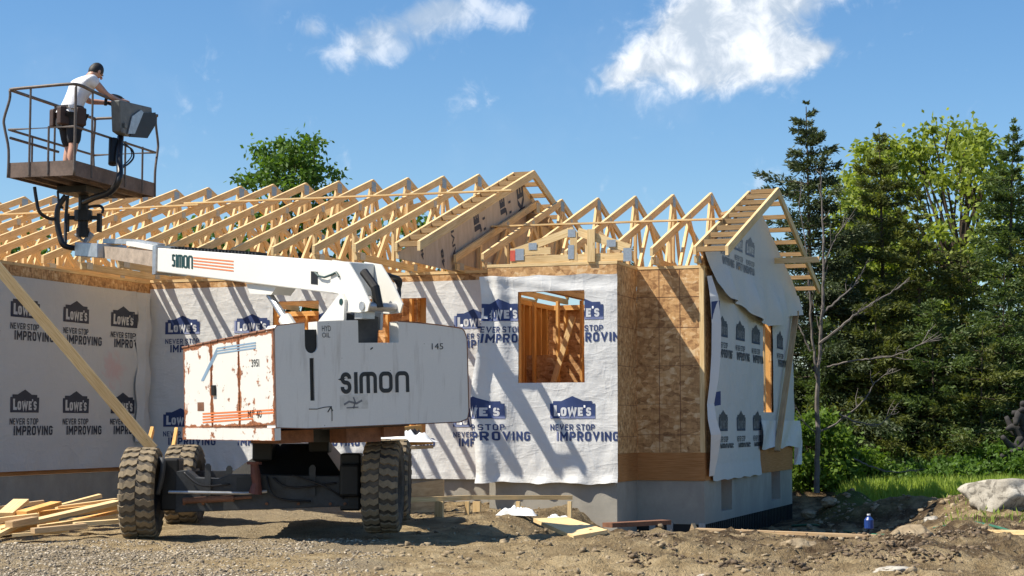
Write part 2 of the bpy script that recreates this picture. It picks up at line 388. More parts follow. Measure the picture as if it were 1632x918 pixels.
# ------------------------------------------------------------------ mesh building helpers
def wloc(o):
    v = Vector((0, 0, 0))
    while o is not None:
        v += o.location; o = o.parent
    return v
def tag(o, label=None, cat=None, group=None, kind=None):
    if label: o['label'] = label
    if cat: o['category'] = cat
    if group: o['group'] = group
    if kind: o['kind'] = kind
    return o
def empty(name, loc, label, cat, group=None):
    o = bpy.data.objects.new(name, None); col.objects.link(o); o.location = loc
    o.empty_display_size = .2
    return tag(o, label, cat, group)
RNG = random.Random(7)
class MB:
    def ubox(s, P):
        for q in ((0, 2, 3, 1), (4, 5, 7, 6), (0, 1, 5, 4), (2, 6, 7, 3), (0, 4, 6, 2), (1, 3, 7, 5)):
            s.poly([P[k] for k in q], [(0, 0), (1, 0), (1, 1), (0, 1)])
        return s
    def __init__(s): s.v, s.f, s.uv, s.mi = [], [], [], []
    def face(s, idx, uvs=None, mi=0):
        s.f.append(tuple(idx)); s.uv.append(uvs or [(0, 0)] * len(idx)); s.mi.append(mi)
    def poly(s, pts, uvs=None, mi=0):
        n = len(s.v); s.v.extend([tuple(p) for p in pts]); s.face(range(n, n + len(pts)), uvs, mi)
    def hexa(s, P, mi=0, L=(1, 1, 1), off=None):
        """P: 8 corners, index = x + 2y + 4z ; L edge lengths for UVs (x is the long way)"""
        n = len(s.v); s.v.extend([tuple(p) for p in P])
        ox, oy = off or (RNG.random() * 50, RNG.random() * 50)
        for q, (a, b) in (((0, 2, 3, 1), (1, 0)), ((4, 5, 7, 6), (0, 1)), ((0, 1, 5, 4), (0, 2)), ((2, 6, 7, 3), (2, 0)),
                          ((0, 4, 6, 2), (2, 1)), ((1, 3, 7, 5), (1, 2))):
            uv = []
            for k in q:
                c = (k & 1, (k >> 1) & 1, (k >> 2) & 1)
                ax = [(0, L[0]), (1, L[1]), (2, L[2])]
                if q in ((0, 2, 3, 1), (4, 5, 7, 6)): uv.append((c[0] * L[0] + ox, c[1] * L[1] + oy))
                elif q in ((0, 1, 5, 4), (2, 6, 7, 3)): uv.append((c[0] * L[0] + ox, c[2] * L[2] + oy + 3))
                else: uv.append((c[1] * L[1] + ox, c[2] * L[2] + oy + 7))
            s.face([n + k for k in q], uv, mi)
        return s
    def box(s, x0, x1, y0, y1, z0, z1, mi=0):
        P = [Vector((x, y, z)) for z in (z0, z1) for y in (y0, y1) for x in (x0, x1)]
        dx, dy, dz = x1 - x0, y1 - y0, z1 - z0
        # permute so the long axis is first for the grain
        if dx >= dy and dx >= dz: return s.hexa(P, mi, (dx, dy, dz))
        if dy >= dz:
            Q = [None] * 8
            for a in (0, 1):
                for b in (0, 1):
                    for c in (0, 1): Q[a + 2 * b + 4 * c] = P[c + 2 * a + 4 * b]
            return s.hexa(Q, mi, (dy, dz, dx))
        Q = [None] * 8
        for a in (0, 1):
            for b in (0, 1):
                for c in (0, 1): Q[a + 2 * b + 4 * c] = P[b + 2 * c + 4 * a]
        return s.hexa(Q, mi, (dz, dx, dy))
    def beam(s, p0, p1, w, h, up=(0, 0, 1), mi=0):
        """board from p0 to p1; w across, h along up"""
        p0, p1, up = Vector(p0), Vector(p1), Vector(up)
        d = (p1 - p0); L = d.length; d.normalize()
        side = d.cross(up)
        if side.length < 1e-4: side = d.cross(Vector((1, 0, 0)))
        side.normalize(); u = side.cross(d).normalized()
        side = -side
        P = [(p0 if a == 0 else p1) + side * (w * (b - .5)) + u * (h * (c - .5)) for c in (0, 1) for b in (0, 1) for a in (0, 1)]
        return s.hexa(P, mi, (L, w, h))
    def tube(s, pts, r, n=8, mi=0, caps=True, closed=False):
        pts = [Vector(p) for p in pts]; m = len(pts)
        rr = r if isinstance(r, (list, tuple)) else [r] * m
        base = len(s.v); prev = None; dist = 0
        for i, p in enumerate(pts):
            a = pts[i - 1] if (i > 0 or closed) else p; b = pts[(i + 1) % m] if (i < m - 1 or closed) else p
            d = (b - a).normalized()
            if prev is None:
                x = d.cross(Vector((0, 0, 1)))
                if x.length < .1: x = d.cross(Vector((1, 0, 0)))
            else: x = prev - d * prev.dot(d)
            x.normalize(); prev = x; y = d.cross(x)
            for k in range(n):
                t = 2 * math.pi * k / n
                s.v.append(tuple(p + (x * math.cos(t) + y * math.sin(t)) * rr[i]))
        for i in range(m if closed else m - 1):
            j = (i + 1) % m
            for k in range(n):
                k2 = (k + 1) % n
                s.face([base + i * n + k, base + i * n + k2, base + j * n + k2, base + j * n + k],
                       [(i, k / n), (i, (k + 1) / n), (i + 1, (k + 1) / n), (i + 1, k / n)], mi)
        if caps and not closed:
            s.face([base + k for k in range(n)][::-1], None, mi)
            s.face([base + (m - 1) * n + k for k in range(n)], None, mi)
        return s
    def prism(s, poly, ext, mi=0, uvn=None):
        """poly: world points (planar); ext: extrude vector"""
        ext = Vector(ext); n = len(poly); b = len(s.v)
        P = [Vector(p) for p in poly]
        nrm = Vector((0, 0, 0))
        for i in range(n): nrm += P[i].cross(P[(i + 1) % n])
        if nrm.dot(ext) > 0: P = P[::-1]
        s.v.extend([tuple(p) for p in P]); s.v.extend([tuple(p + ext) for p in P])
        o = (RNG.random() * 9, RNG.random() * 9)
        e1 = (P[1] - P[0]).normalized(); nn = ext.normalized(); e2 = nn.cross(e1)
        uv = [((p - P[0]).dot(e1) + o[0], (p - P[0]).dot(e2) + o[1]) for p in P]
        s.face(list(range(b, b + n)), uv, mi)
        s.face(list(range(b + n, b + 2 * n))[::-1], uv[::-1], mi)
        for i in range(n):
            j = (i + 1) % n; L = (P[j] - P[i]).length
            s.face([b + j, b + i, b + n + i, b + n + j], [(L + o[0], o[1]), (o[0], o[1]), (o[0], o[1] + ext.length), (L + o[0], o[1] + ext.length)], mi)
        return s
    def build(s, name, mat, parent=None, origin=None, smooth=False, bevel=0, noclean=True):
        me = bpy.data.meshes.new(name)
        if parent is not None: off = wloc(parent); loc = Vector((0, 0, 0))
        else:
            if origin is None:
                a = np.array(s.v); origin = Vector(((a[:, 0].min() + a[:, 0].max()) / 2, (a[:, 1].min() + a[:, 1].max()) / 2, a[:, 2].min()))
            off = Vector(origin); loc = off
        a = np.array(s.v, dtype=float) - np.array(off)[None, :]
        me.from_pydata(a.tolist(), [], s.f)
        uvl = me.uv_layers.new(name='UVMap')
        flat = [c for u in s.uv for p in u for c in p]
        uvl.data.foreach_set('uv', flat)
        me.polygons.foreach_set('material_index', s.mi)
        if smooth: me.polygons.foreach_set('use_smooth', [True] * len(s.f))
        for mm in (mat if isinstance(mat, (list, tuple)) else [mat]): me.materials.append(mm)
        me.update()
        o = bpy.data.objects.new(name, me); col.objects.link(o); o.location = loc; o.parent = parent
        if bevel:
            md = o.modifiers.new('bevel', 'BEVEL'); md.width = bevel; md.segments = 2; md.limit_method = 'ANGLE'
        return o
def np_mesh(name, V, F, mat, parent=None, origin=(0, 0, 0), smooth=False, mi=None):
    V = np.asarray(V, dtype=np.float32); F = np.asarray(F, dtype=np.int32)
    off = np.array(wloc(parent)) if parent is not None else np.array(origin)
    me = bpy.data.meshes.new(name)
    me.vertices.add(len(V)); me.vertices.foreach_set('co', (V - off[None, :]).astype(np.float32).ravel())
    k = F.shape[1]
    me.loops.add(F.size); me.loops.foreach_set('vertex_index', F.ravel())
    me.polygons.add(len(F)); me.polygons.foreach_set('loop_start', np.arange(0, F.size, k, dtype=np.int32))
    if smooth: me.polygons.foreach_set('use_smooth', np.ones(len(F), dtype=bool))
    for mm in (mat if isinstance(mat, (list, tuple)) else [mat]): me.materials.append(mm)
    if mi is not None: me.polygons.foreach_set('material_index', np.asarray(mi, dtype=np.int32))
    me.update(calc_edges=True); me.validate()
    o = bpy.data.objects.new(name, me); col.objects.link(o)
    o.parent = parent
    if parent is None: o.location = origin
    return o
def bez(pts, n=8):
    """Catmull-Rom through pts"""
    P = [Vector(p) for p in pts]; out = []
    for i in range(len(P) - 1):
        p0 = P[max(0, i - 1)]; p1 = P[i]; p2 = P[i + 1]; p3 = P[min(len(P) - 1, i + 2)]
        for k in range(n):
            t = k / n
            out.append(.5 * ((2 * p1) + (p2 - p0) * t + (2 * p0 - 5 * p1 + 4 * p2 - p3) * t * t + (3 * p1 - p0 - 3 * p2 + p3) * t ** 3))
    out.append(P[-1]); return out

# ------------------------------------------------------------------ terrain
YW, YB, YR = 22.35, 21.4, 28.65
XG, XB0, XB1, XL, XM = -5.17, -7.81, -6.07, -13.4, -8.6
ZF, ZD, ZP = .46, .80, 3.22
def sst(a, b, x):
    t = min(1, max(0, (x - a) / (b - a))); return t * t * (3 - 2 * t)
def fbm(x, y, o=4, s=0.0):
    v = 0; a = 1; f = 1
    for _ in range(o):
        v += a * noise.noise(Vector((x * f + s, y * f - s, s * 1.7))); a *= .5; f *= 2.1
    return v
def to_cam(x, y): return CT * x + ST * y, -ST * x + CT * y
def ghs(x, y):
    """smooth height"""
    X, Z = to_cam(x, y)
    px = 816 + X / max(Z, .1) * FL
    h = .05
    h += -.10 * sst(16.0, 12.5, Z)
    # foreground swell right of the lift, in front of the trench
    h += .07 * math.exp(-((px - 1080) / 170) ** 2) * math.exp(-((Z - 16.2) / .9) ** 2)
    h += .05 * sst(1150, 1300, px) * math.exp(-((Z - 16.6) / .8) ** 2)
    # soil by the recess foundation
    h += .06 * sst(18.5, 20.5, Z) * sst(1050, 950, px)
    # trench along the right front and the gable
    tr = sst(-6.7, -5.9, x) * sst(17.1, 18.5, y + .3 * fbm(x, 0, 2, 5)) * sst(-1.6, -3.2, x) * sst(30.5, 28.5, y)
    h = h * (1 - tr) + (-.34) * tr
    # soil heaped against the box
    h += .13 * math.exp(-((x + 6.35) / .5) ** 2 - ((y - 20.7) / .45) ** 2)
    # spoil heap behind the gable
    h += .50 * math.exp(-((x + 4.0) / .55) ** 2 - ((y - 27.0) / .7) ** 2)
    h += .46 * math.exp(-((x + 3.1) / .8) ** 2 - ((y - 25.6) / .7) ** 2)
    h += .30 * math.exp(-((x + 1.9) / .9) ** 2 - ((y - 24.3) / .8) ** 2)
    h += .16 * sst(27.5, 34, y) * sst(-4, 0, x)
    return h
def gh(x, y, fine=True):
    h = ghs(x, y)
    d = math.hypot(x + 7, y - 20)
    if d < 22:
        k = sst(22, 12, d)
        X, Z = to_cam(x, y); px = 816 + X / max(Z, .1) * FL
        rough = .45 + 1.1 * sst(640, 1000, px) * sst(27, 24, y)
        h += k * .045 * fbm(x * .9, y * .9, 4, 3) * (.5 + rough)
        h += k * rough * .035 * max(0, fbm(x * 4.2, y * 4.2, 4, 9))
        if px > 1000: h += k * .05 * sst(1000, 1150, px) * abs(fbm(x * 2.3, y * 2.3, 4, 21)) * sst(27, 24, y)
        if fine and Z > 12: h += k * rough * (.026 * fbm(x * 11, y * 11, 3, 31) + .03 * max(0, fbm(x * 6, y * 6, 3, 61) - .15))
    return h
def axis(lo, hi, st, far, g=1.22):
    a = list(np.arange(lo, hi + 1e-6, st)); s = st; l = a[0]; pre = []
    while l > -far: s *= g; l -= s; pre.append(l)
    s = st; h = a[-1]; post = []
    while h < far: s *= g; h += s; post.append(h)
    return np.array(pre[::-1] + a + post)
def build_ground():
    xs = axis(-15.5, 2.2, .055, 900); ys = axis(11.0, 27.0, .06, 900)
    nx, ny = len(xs), len(ys); V = np.zeros((ny, nx, 3)); Z3 = np.zeros((ny, nx, 4)); Z3[..., 3] = 1
    for j, y in enumerate(ys):
        for i, x in enumerate(xs):
            V[j, i] = (x, y, gh(x, y))
            X, Z = to_cam(x, y)
            if Z < 5 or Z > 60: continue
            px = 816 + X / Z * FL
            n = fbm(x * .8, y * .8, 2, 44)
            wet = sst(700, 1100, px + 160 * n) * sst(14.6, 15.8, Z + .8 * n) + .8 * sst(1050, 1200, px + 200 * n) * sst(13.6, 14.4, Z + n) * sst(15.0, 14.2, Z + n)
            wet = max(wet, .55 * sst(640, 700, px) * sst(19.0, 19.8, Z + n * .6))
            gra = sst(640, 520, px + 160 * n) * sst(17.5, 16.6, Z + n * .9) * sst(.35, -.2, n)
            gra = max(gra, sst(260, 330, px) * sst(640, 560, px) * sst(16, 16.6, Z) * .8)
            gs = sst(25.5, 27.5, y + 1.3 * n) * sst(-4.8, -4.0, x)
            Z3[j, i, 0] = min(1, wet); Z3[j, i, 1] = min(1, gra); Z3[j, i, 2] = max(gs, sst(30, 34, y))
    V = V.reshape(-1, 3)
    a = (np.arange(ny - 1)[:, None] * nx + np.arange(nx - 1)[None, :]).ravel()
    F = np.stack([a, a + 1, a + nx + 1, a + nx], 1)
    o = np_mesh('ground', V, F, M['soil'], smooth=True)
    ca = o.data.attributes.new('zone', 'FLOAT_COLOR', 'POINT'); ca.data.foreach_set('color', Z3.reshape(-1).astype(np.float32))
    tag(o, kind='structure')
build_ground()

# ------------------------------------------------------------------ prints
def text_polys(body, size, bold=0.0, sx=1.0, spacing=1.0):
    cu = bpy.data.curves.new('txt', 'FONT'); cu.body = body; cu.size = size; cu.offset = bold * size
    cu.resolution_u = 2; cu.space_character = spacing
    o = bpy.data.objects.new('txt', cu); col.objects.link(o)
    dg = bpy.context.evaluated_depsgraph_get()
    me = o.evaluated_get(dg).to_mesh()
    V = [(v.co.x * sx, v.co.y) for v in me.vertices]; F = [tuple(p.vertices) for p in me.polygons]
    o.evaluated_get(dg).to_mesh_clear(); bpy.data.objects.remove(o); bpy.data.curves.remove(cu)
    return V, F
def fit(V, x0, x1, y0, y1):
    xs = [v[0] for v in V]; ys = [v[1] for v in V]
    kx = (x1 - x0) / (max(xs) - min(xs)); ky = (y1 - y0) / (max(ys) - min(ys))
    return [(x0 + (x - min(xs)) * kx, y0 + (y - min(ys)) * ky) for x, y in V]
def stroke(m, pts, w, P, closed=False, z=.003, arcn=5):
    """flat ribbon along 2D pts, mitred"""
    n = len(pts); Lp, Rp = [], []
    for i in range(n):
        p = Vector(pts[i])
        a = Vector(pts[i - 1]) if (i > 0 or closed) else None; b = Vector(pts[(i + 1) % n]) if (i < n - 1 or closed) else None
        d1 = (p - a).normalized() if a is not None else (b - p).normalized(); d2 = (b - p).normalized() if b is not None else d1
        t = (d1 + d2).normalized(); nn = Vector((-t.y, t.x)); k = 1 / max(.4, nn.dot(Vector((-d1.y, d1.x))))
        Lp.append(p + nn * w / 2 * k); Rp.append(p - nn * w / 2 * k)
    rng = range(n if closed else n - 1)
    for i in rng:
        j = (i + 1) % n
        m.poly([P(*Rp[i]), P(*Rp[j]), P(*Lp[j]), P(*Lp[i])])
def rarc(cx, cy, r, a0, a1, n=5):
    return [(cx + r * math.cos(rad(a0 + (a1 - a0) * i / n)), cy + r * math.sin(rad(a0 + (a1 - a0) * i / n))) for i in range(n + 1)]

def glyph(ch, s):
    """centre-line strokes of one capital in a box of height 1; s = stroke width. returns width, [(pts, closed)]"""
    h = s / 2; T_, B_, Mi = 1 - h, h, .5; r = .15
    W = {'I': s, 'M': .86, 'W': 1.0, 'N': .70, 'O': .66, 'P': .64, 'R': .66, 'V': .74, 'G': .66, 'E': .56, 'S': .62, 'T': .60, 'L': .54, "'": s * .9}[ch]
    l, q = h, W - h
    if ch == 'I': g = [([(l, 0), (l, 1)], False)]
    elif ch == 'L': g = [([(l, 1), (l, B_), (W, B_)], False)]
    elif ch == 'T': g = [([(0, T_), (W, T_)], False), ([(W / 2, 0), (W / 2, 1 - s)], False)]
    elif ch == 'E': g = [([(W, T_), (l, T_), (l, B_), (W, B_)], False), ([(s, Mi), (W * .9, Mi)], False)]
    elif ch == 'N': g = [([(l, 0), (l, 1)], False), ([(q, 0), (q, 1)], False), ([(l, T_), (q, B_)], False)]
    elif ch == 'M': g = [([(l, 0), (l, 1)], False), ([(q, 0), (q, 1)], False), ([(l, T_), (W / 2, .38), (q, T_)], False)]
    elif ch == 'V': g = [([(l * .8, 1), (W / 2, h * 1.4), (W - l * .8, 1)], False)]
    elif ch == 'W': g = [([(l * .8, 1), (W * .27, B_), (W * .5, .85), (W * .73, B_), (W - l * .8, 1)], False)]
    elif ch == 'O': g = [(rarc(l + r, T_ - r, r, 180, 90) + rarc(q - r, T_ - r, r, 90, 0) + rarc(q - r, B_ + r, r, 0, -90) + rarc(l + r, B_ + r, r, 270, 180), True)]
    elif ch == 'G': g = [([(q, T_ - r)] + rarc(q - r, T_ - r, r, 0, 90) + rarc(l + r, T_ - r, r, 90, 180) + rarc(l + r, B_ + r, r, 180, 270) + rarc(q - r, B_ + r, r, 270, 360) + [(q, Mi), (W * .55, Mi)], False)]
    elif ch in 'PR':
        r2 = .17; g = [([(l, 0), (l, 1)], False), ([(s, T_)] + rarc(q - r2, T_ - r2, r2, 90, 0) + rarc(q - r2, .45 + r2, r2, 0, -90) + [(s, .45)], False)]
        if ch == 'R': g.append(([(W * .55, .45), (q, 0)], False))
    elif ch == 'S': g = [([(q, T_ - r * 1.1)] + rarc(q - r, T_ - r, r, 0, 90) + rarc(l + r, T_ - r, r, 90, 180) + rarc(l + r, Mi + r, r, 180, 270) + rarc(q - r, Mi - r, r, 90, 0) + rarc(q - r, B_ + r, r, 0, -90) + rarc(l + r, B_ + r, r, 270, 180) + [(l, B_ + r * 1.1)], False)]
    elif ch == "'": g = [([(l, .66), (l, 1)], False)]
    return W, g
def block_text(body, x0, x1, y0, y1, s, gap=.14, z0=0.0):
    """block capitals fitted in a box; returns MB-like lists with z"""
    x = 0; items = []
    for ch in body:
        if ch == ' ': x += .34; continue
        W, g = glyph(ch, s); items.append((x, g)); x += W + gap
    tot = x - gap; kx = (x1 - x0) / tot; ky = (y1 - y0); m = MB(); n = 0
    for ox, g in items:
        for pts, closed in g:
            z = z0 + .0004 * (n % 3); n += 1
            sub_ = MB(); stroke(sub_, pts, s, lambda a, b: Vector((x0 + (ox + a) * kx, y0 + b * ky, z)), closed)
            o = len(m.v); m.v += sub_.v
            for f in sub_.f: m.face([o + i for i in f])
    return m.v, m.f
def make_logo():
    """unit: emblem width 1, origin at emblem's lower left; returns flat (V,F,mi)"""
    bm = bmesh.new(); lay = {}
    def add(V, F, mi, z):
        vs = [bm.verts.new((q[0], q[1], z if len(q) == 2 else q[2])) for q in V]
        for f in F:
            try:
                fc = bm.faces.new([vs[i] for i in f]); fc.material_index = mi
            except ValueError: pass
    # emblem: body with stepped gable
    xs = [0, .08, .08, .26, .5, .74, .92, .92, 1.0, 1.0, 0]
    add([(0, 0), (1, 0), (1, .315), (.93, .315), (.93, .37), (.75, .37), (.5, .475), (.25, .37), (.07, .37), (.07, .315), (0, .315)],
        [tuple(range(11))], 1, 0)
    V, F = block_text("L", .09, .225, .05, .28, .26, z0=.002); add(V, F, 2, 0)
    V, F = block_text("OWE", .245, .73, .05, .235, .26, .13, .002); add(V, F, 2, 0)
    V, F = block_text("'", .75, .785, .13, .28, .26, z0=.002); add(V, F, 2, 0)
    V, F = block_text("S", .80, .91, .05, .235, .25, z0=.002); add(V, F, 2, 0)
    V, F = block_text("NEVER STOP", 0.0, .99, -.25, -.12, .17, .17); add(V, F, 1, 0)
    V, F = block_text("IMPROVING", .15, 1.52, -.47, -.275, .205, .17); add(V, F, 1, 0)
    for ax in (0, 1):
        for k in range(-6, 24):
            c = k * .075; co = (c, 0, 0) if ax == 0 else (0, c, 0); no = (1, 0, 0) if ax == 0 else (0, 1, 0)
            bmesh.ops.bisect_plane(bm, geom=bm.verts[:] + bm.edges[:] + bm.faces[:], plane_co=co, plane_no=no)
    me = bpy.data.meshes.new('logo'); bm.to_mesh(me); bm.free(); return me
LOGO = make_logo()
def logo_clipped(u0, v0, s, rects):
    """list of (verts(u,v,layer), faces, mi) clipped: keep only inside rects[0]=(u0,u1,v0,v1); rects[1:] are holes"""
    out = []
    def clip(bm, plane_co, plane_no):
        bmesh.ops.bisect_plane(bm, geom=bm.verts[:] + bm.edges[:] + bm.faces[:], plane_co=plane_co, plane_no=plane_no, clear_outer=True)
    jobs = []
    R = rects[0]
    base = [((R[0], 0, 0), (-1, 0, 0)), ((R[1], 0, 0), (1, 0, 0)), ((0, R[2], 0), (0, -1, 0)), ((0, R[3], 0), (0, 1, 0))]
    if len(rects) == 1: jobs = [base]
    else:
        h = rects[1]
        jobs = [base + [((h[0], 0, 0), (1, 0, 0))], base + [((h[1], 0, 0), (-1, 0, 0))],
                base + [((h[0], 0, 0), (-1, 0, 0)), ((h[1], 0, 0), (1, 0, 0)), ((0, h[2], 0), (0, 1, 0))],
                base + [((h[0], 0, 0), (-1, 0, 0)), ((h[1], 0, 0), (1, 0, 0)), ((0, h[3], 0), (0, -1, 0))]]
    for jb in jobs:
        bm = bmesh.new(); bm.from_mesh(LOGO)
        for v in bm.verts: v.co = Vector((u0 + v.co.x * s, v0 + v.co.y * s, v.co.z))
        for co, no in jb: clip(bm, co, no)
        bm.verts.index_update()
        out.append(([tuple(v.co) for v in bm.verts], [([v.index for v in f.verts], f.material_index) for f in bm.faces]))
        bm.free()
    return out

def wrap_sheet(name, P, rect, holes, disp, logos, mats, parent, step=.045, outline=None):
    """P(u,v,d)->world point. flip handled by P; rect=(u0,u1,v0,v1)"""
    u0, u1, v0, v1 = rect
    def lines(a, b, cuts):
        pts = sorted(set([a, b] + [c for c in cuts if a < c < b])); out = []
        for p, q in zip(pts, pts[1:]):
            n = max(1, int(round((q - p) / step)))
            out += [p + (q - p) * k / n for k in range(n)]
        return out + [b]
    us = lines(u0, u1, [c for h in holes for c in h[:2]]); vs = lines(v0, v1, [c for h in holes for c in h[2:]])
    m = MB(); idx = {}
    def vid(i, j):
        if (i, j) not in idx:
            u, v = us[i], vs[j]
            if outline: uu, vv = outline(u, v)
            else: uu, vv = u, v
            idx[(i, j)] = len(m.v); m.v.append(tuple(P(uu, vv, disp(u, v))))
        return idx[(i, j)]
    for i in range(len(us) - 1):
        for j in range(len(vs) - 1):
            cu, cv = (us[i] + us[i + 1]) / 2, (vs[j] + vs[j + 1]) / 2
            if any(h[0] < cu < h[1] and h[2] < cv < h[3] for h in holes): continue
            m.face([vid(i, j), vid(i + 1, j), vid(i + 1, j + 1), vid(i, j + 1)])
    for lg in logos:
        hh = [h for h in holes if h[0] < lg[0] + 1.55 * lg[2] and h[1] > lg[0] and h[2] < lg[1] + .5 * lg[2] and h[3] > lg[1] - .45 * lg[2]]
        for V, F in logo_clipped(lg[0], lg[1], lg[2], [rect] + hh[:1]):
            b = len(m.v)
            for (u, v, z) in V:
                uu, vv = outline(u, v) if outline else (u, v)
                m.v.append(tuple(P(uu, vv, disp(u, v) + .005 + z)))
            for f, mi in F: m.face([b + k for k in f], None, mi)
    return m.build(name, mats, parent, smooth=True)

# ------------------------------------------------------------------ the house
house = empty('unfinished_house', (-9.4, 24.5, 0), 'long unfinished house under open roof trusses, wrapped in printed white sheeting on a concrete foundation', 'house')

def sheet_wall(name, axis_, c, thick, a0, a1, z0, z1, holes, mat, parent=house):
    """wall sheathing with rectangular openings, thickness away from +c"""
    m = MB(); cuts = sorted(set([a0, a1] + [q for h in holes for q in h[:2]]))
    for p, q in zip(cuts, cuts[1:]):
        hs = [h for h in holes if h[0] <= p + 1e-6 and h[1] >= q - 1e-6]
        segs = [(z0, z1)]
        for h in hs:
            ns = []
            for s in segs:
                if h[2] > s[0]: ns.append((s[0], h[2]))
                if h[3] < s[1]: ns.append((h[3], s[1]))
            segs = ns
        for s in segs:
            if axis_ == 'y': m.box(p, q, c, c + thick, s[0], s[1])
            else: m.box(c - thick, c, p, q, s[0], s[1])
    return m.build(name, mat, parent)
def framing(name, axis_, c, depth, a0, a1, z0, z1, holes, parent=house, sp=.406):
    m = MB()
    def bx(p, q, s0, s1):
        if axis_ == 'y': m.box(p, q, c, c + depth, s0, s1)
        else: m.box(c - depth, c, p, q, s0, s1)
    bx(a0, a1, z0, z0 + .038); bx(a0, a1, z1 - .040, z1 - .002); bx(a0, a1, z1 - .080, z1 - .042)
    n = int((a1 - a0) / sp)
    for k in range(n + 1):
        p = min(a0 + k * sp, a1 - .038)
        hit = [h for h in holes if p + .038 > h[0] - .04 and p < h[1] + .04]
        if not hit: bx(p, p + .038, z0 + .038, z1 - .08)
        else:
            h = hit[0]
            if h[2] - .04 > z0 + .08: bx(p, p + .038, z0 + .038, h[2] - .04)
            if h[3] + .20 < z1 - .1: bx(p, p + .038, h[3] + .19, z1 - .08)
    for h in holes:
        bx(h[0] - .04, h[0] - .002, z0 + .038, z1 - .08); bx(h[1] + .002, h[1] + .04, z0 + .038, z1 - .08)
        bx(h[0], h[1], h[3] + .002, h[3] + .19)
        if h[2] > z0 + .1: bx(h[0], h[1], h[2] - .04, h[2] - .002)
    return m.build(name, M['wood_o'], parent)

def hole_y(Y, px0, px1, py0, py1):
    a = onY(px0, (py0 + py1) / 2, Y); b = onY(px1, (py0 + py1) / 2, Y); t = onY((px0 + px1) / 2, py0, Y); q = onY((px0 + px1) / 2, py1, Y)
    return (a.x, b.x, q.z, t.z)
# foundation
m = MB()
t_ = .2
m.box(XB0 + .02, XB1 - .012, YB + .012, YB + t_, -.5, ZF); m.box(XB1 - t_, XB1 - .012, YB + t_, YW + .005, -.5, ZF)
m.box(XB0 + .02, XB0 + .02 + t_, YB + t_, YW + .012, -.5, ZF)
m.box(XB1 - t_, XG - t_, YW + .014, YW + t_, -.10, ZF); m.box(XL + .0, XB0 + .22, YW + .014, YW + t_, -.5, ZF)
# gable side with two basement openings
fh = []
for p0, p1 in ((1151, 1168), (1231, 1245)):
    a = onX(p0, 790, XG); b = onX(p1, 785, XG); fh.append((a.y, b.y, .02, ZF - .003))
m2 = [(YW + .014, fh[0][0]), (fh[0][1], fh[1][0]), (fh[1][1], YR)]
for a, b in m2: m.box(XG - t_, XG - .012, a, b, -.10, ZF)
for h in fh: m.box(XG - t_, XG - .012, h[0] + .001, h[1] - .001, -.10, h[2]); m.box(XG - t_ - .05, XG - t_ + .03, h[0] + .001, h[1] - .001, h[2], ZF - .01)
m.box(XL - t_, XL - .012, 15.0, YW + t_, -.5, ZF + .072); m.box(-20, XG - t_, YR - t_, YR - .01, -.5, ZF)
m.build('foundation', M['concrete'], house)
m = MB()
m.box(-20, XG - .22, YW + .22, YR - .22, ZF + .02, ZD - .002); m.box(-20, XL - .22, 15, YW + .22, ZF + .02, ZD - .004); m.box(XB0 + .24, XB1 - .24, YB + .22, YW + .22, ZF + .02, ZD - .006)
m.build('floor_deck', M['osb'], house)
# rim boards
m = MB()
m.box(XB1 + .003, XG - .002, YW - .002, YW + .04, ZF + .002, ZF + .36); m.box(XG - .04, XG + .003, YW + .041, YR, ZF + .002, ZF + .36)
m.box(XB1 - .04, XB1 + .004, YB + .02, YW - .003, ZF + .004, ZF + .36)
m.box(XL - .04, XL + .002, 15, YW, ZF + .075, ZF + .14); m.box(XL + .003, XB0 - .003, YW, YW + .04, ZF + .004, ZF + .3)
m.build('rim_board', M['wood_red'], house)

WIN_B = hole_y(YB, 827, 933, 464, 610)
WIN_1 = hole_y(YW, 436, 509, 480, 600)
WIN_2 = hole_y(YW, 578, 680, 476, 699)
sheet_wall('box_front_sheathing', 'y', YB, .012, XB0, XB1, ZF + .01, ZP, [WIN_B], M['osb'])
framing('box_front_framing', 'y', YB + .014, .09, XB0 + .012, XB1 - .014, ZD, ZP - .01, [WIN_B])
sheet_wall('box_side_sheathing', 'x', XB1, .012, YB + .002, YW, ZF + .362, ZP, [], M['osb'])
framing('box_side_framing', 'x', XB1 - .014, .09, YB + .11, YW, ZD, ZP - .01, [])
sheet_wall('box_far_sheathing', 'x', XB0 + .012, .012, YB + .014, YW, ZF + .01, ZP, [], M['osb'])
framing('box_far_framing', 'x', XB0 + .104, .09, YB + .11, YW, ZD, ZP - .01, [])
sheet_wall('front_sheathing', 'y', YW, .012, XB1 + .002, XG - .06, ZF + .362, ZP, [], M['osb'])
framing('front_framing', 'y', YW + .014, .09, XB1, XG - .12, ZD, ZP - .01, [])
sheet_wall('porch_sheathing', 'y', YW + .001, .012, XL, XB0, ZF + .31, ZP + .02, [WIN_1, (WIN_2[0], WIN_2[1], ZD, WIN_2[3])], M['osb'])
framing('porch_framing', 'y', YW + .015, .09, XL, XB0, ZD, ZP - .01, [WIN_1, (WIN_2[0], WIN_2[1], ZD, WIN_2[3])])
gw0, gw1 = onX(1214, 580, XG), onX(1229, 580, XG)
GW = (gw0.y, gw1.y, onX(1221, 657, XG).z, onX(1221, 508, XG).z)
sheet_wall('gable_wall_sheathing', 'x', XG, .012, YW + .09, YR, ZF + .362, ZP, [GW], M['osb'])
framing('gable_wall_framing', 'x', XG - .014, .09, YW + .12, YR, ZD, ZP - .01, [GW])
sheet_wall('wing_sheathing', 'x', XL, .012, 15, YW, ZF + .15, ZP, [], M['osb'])
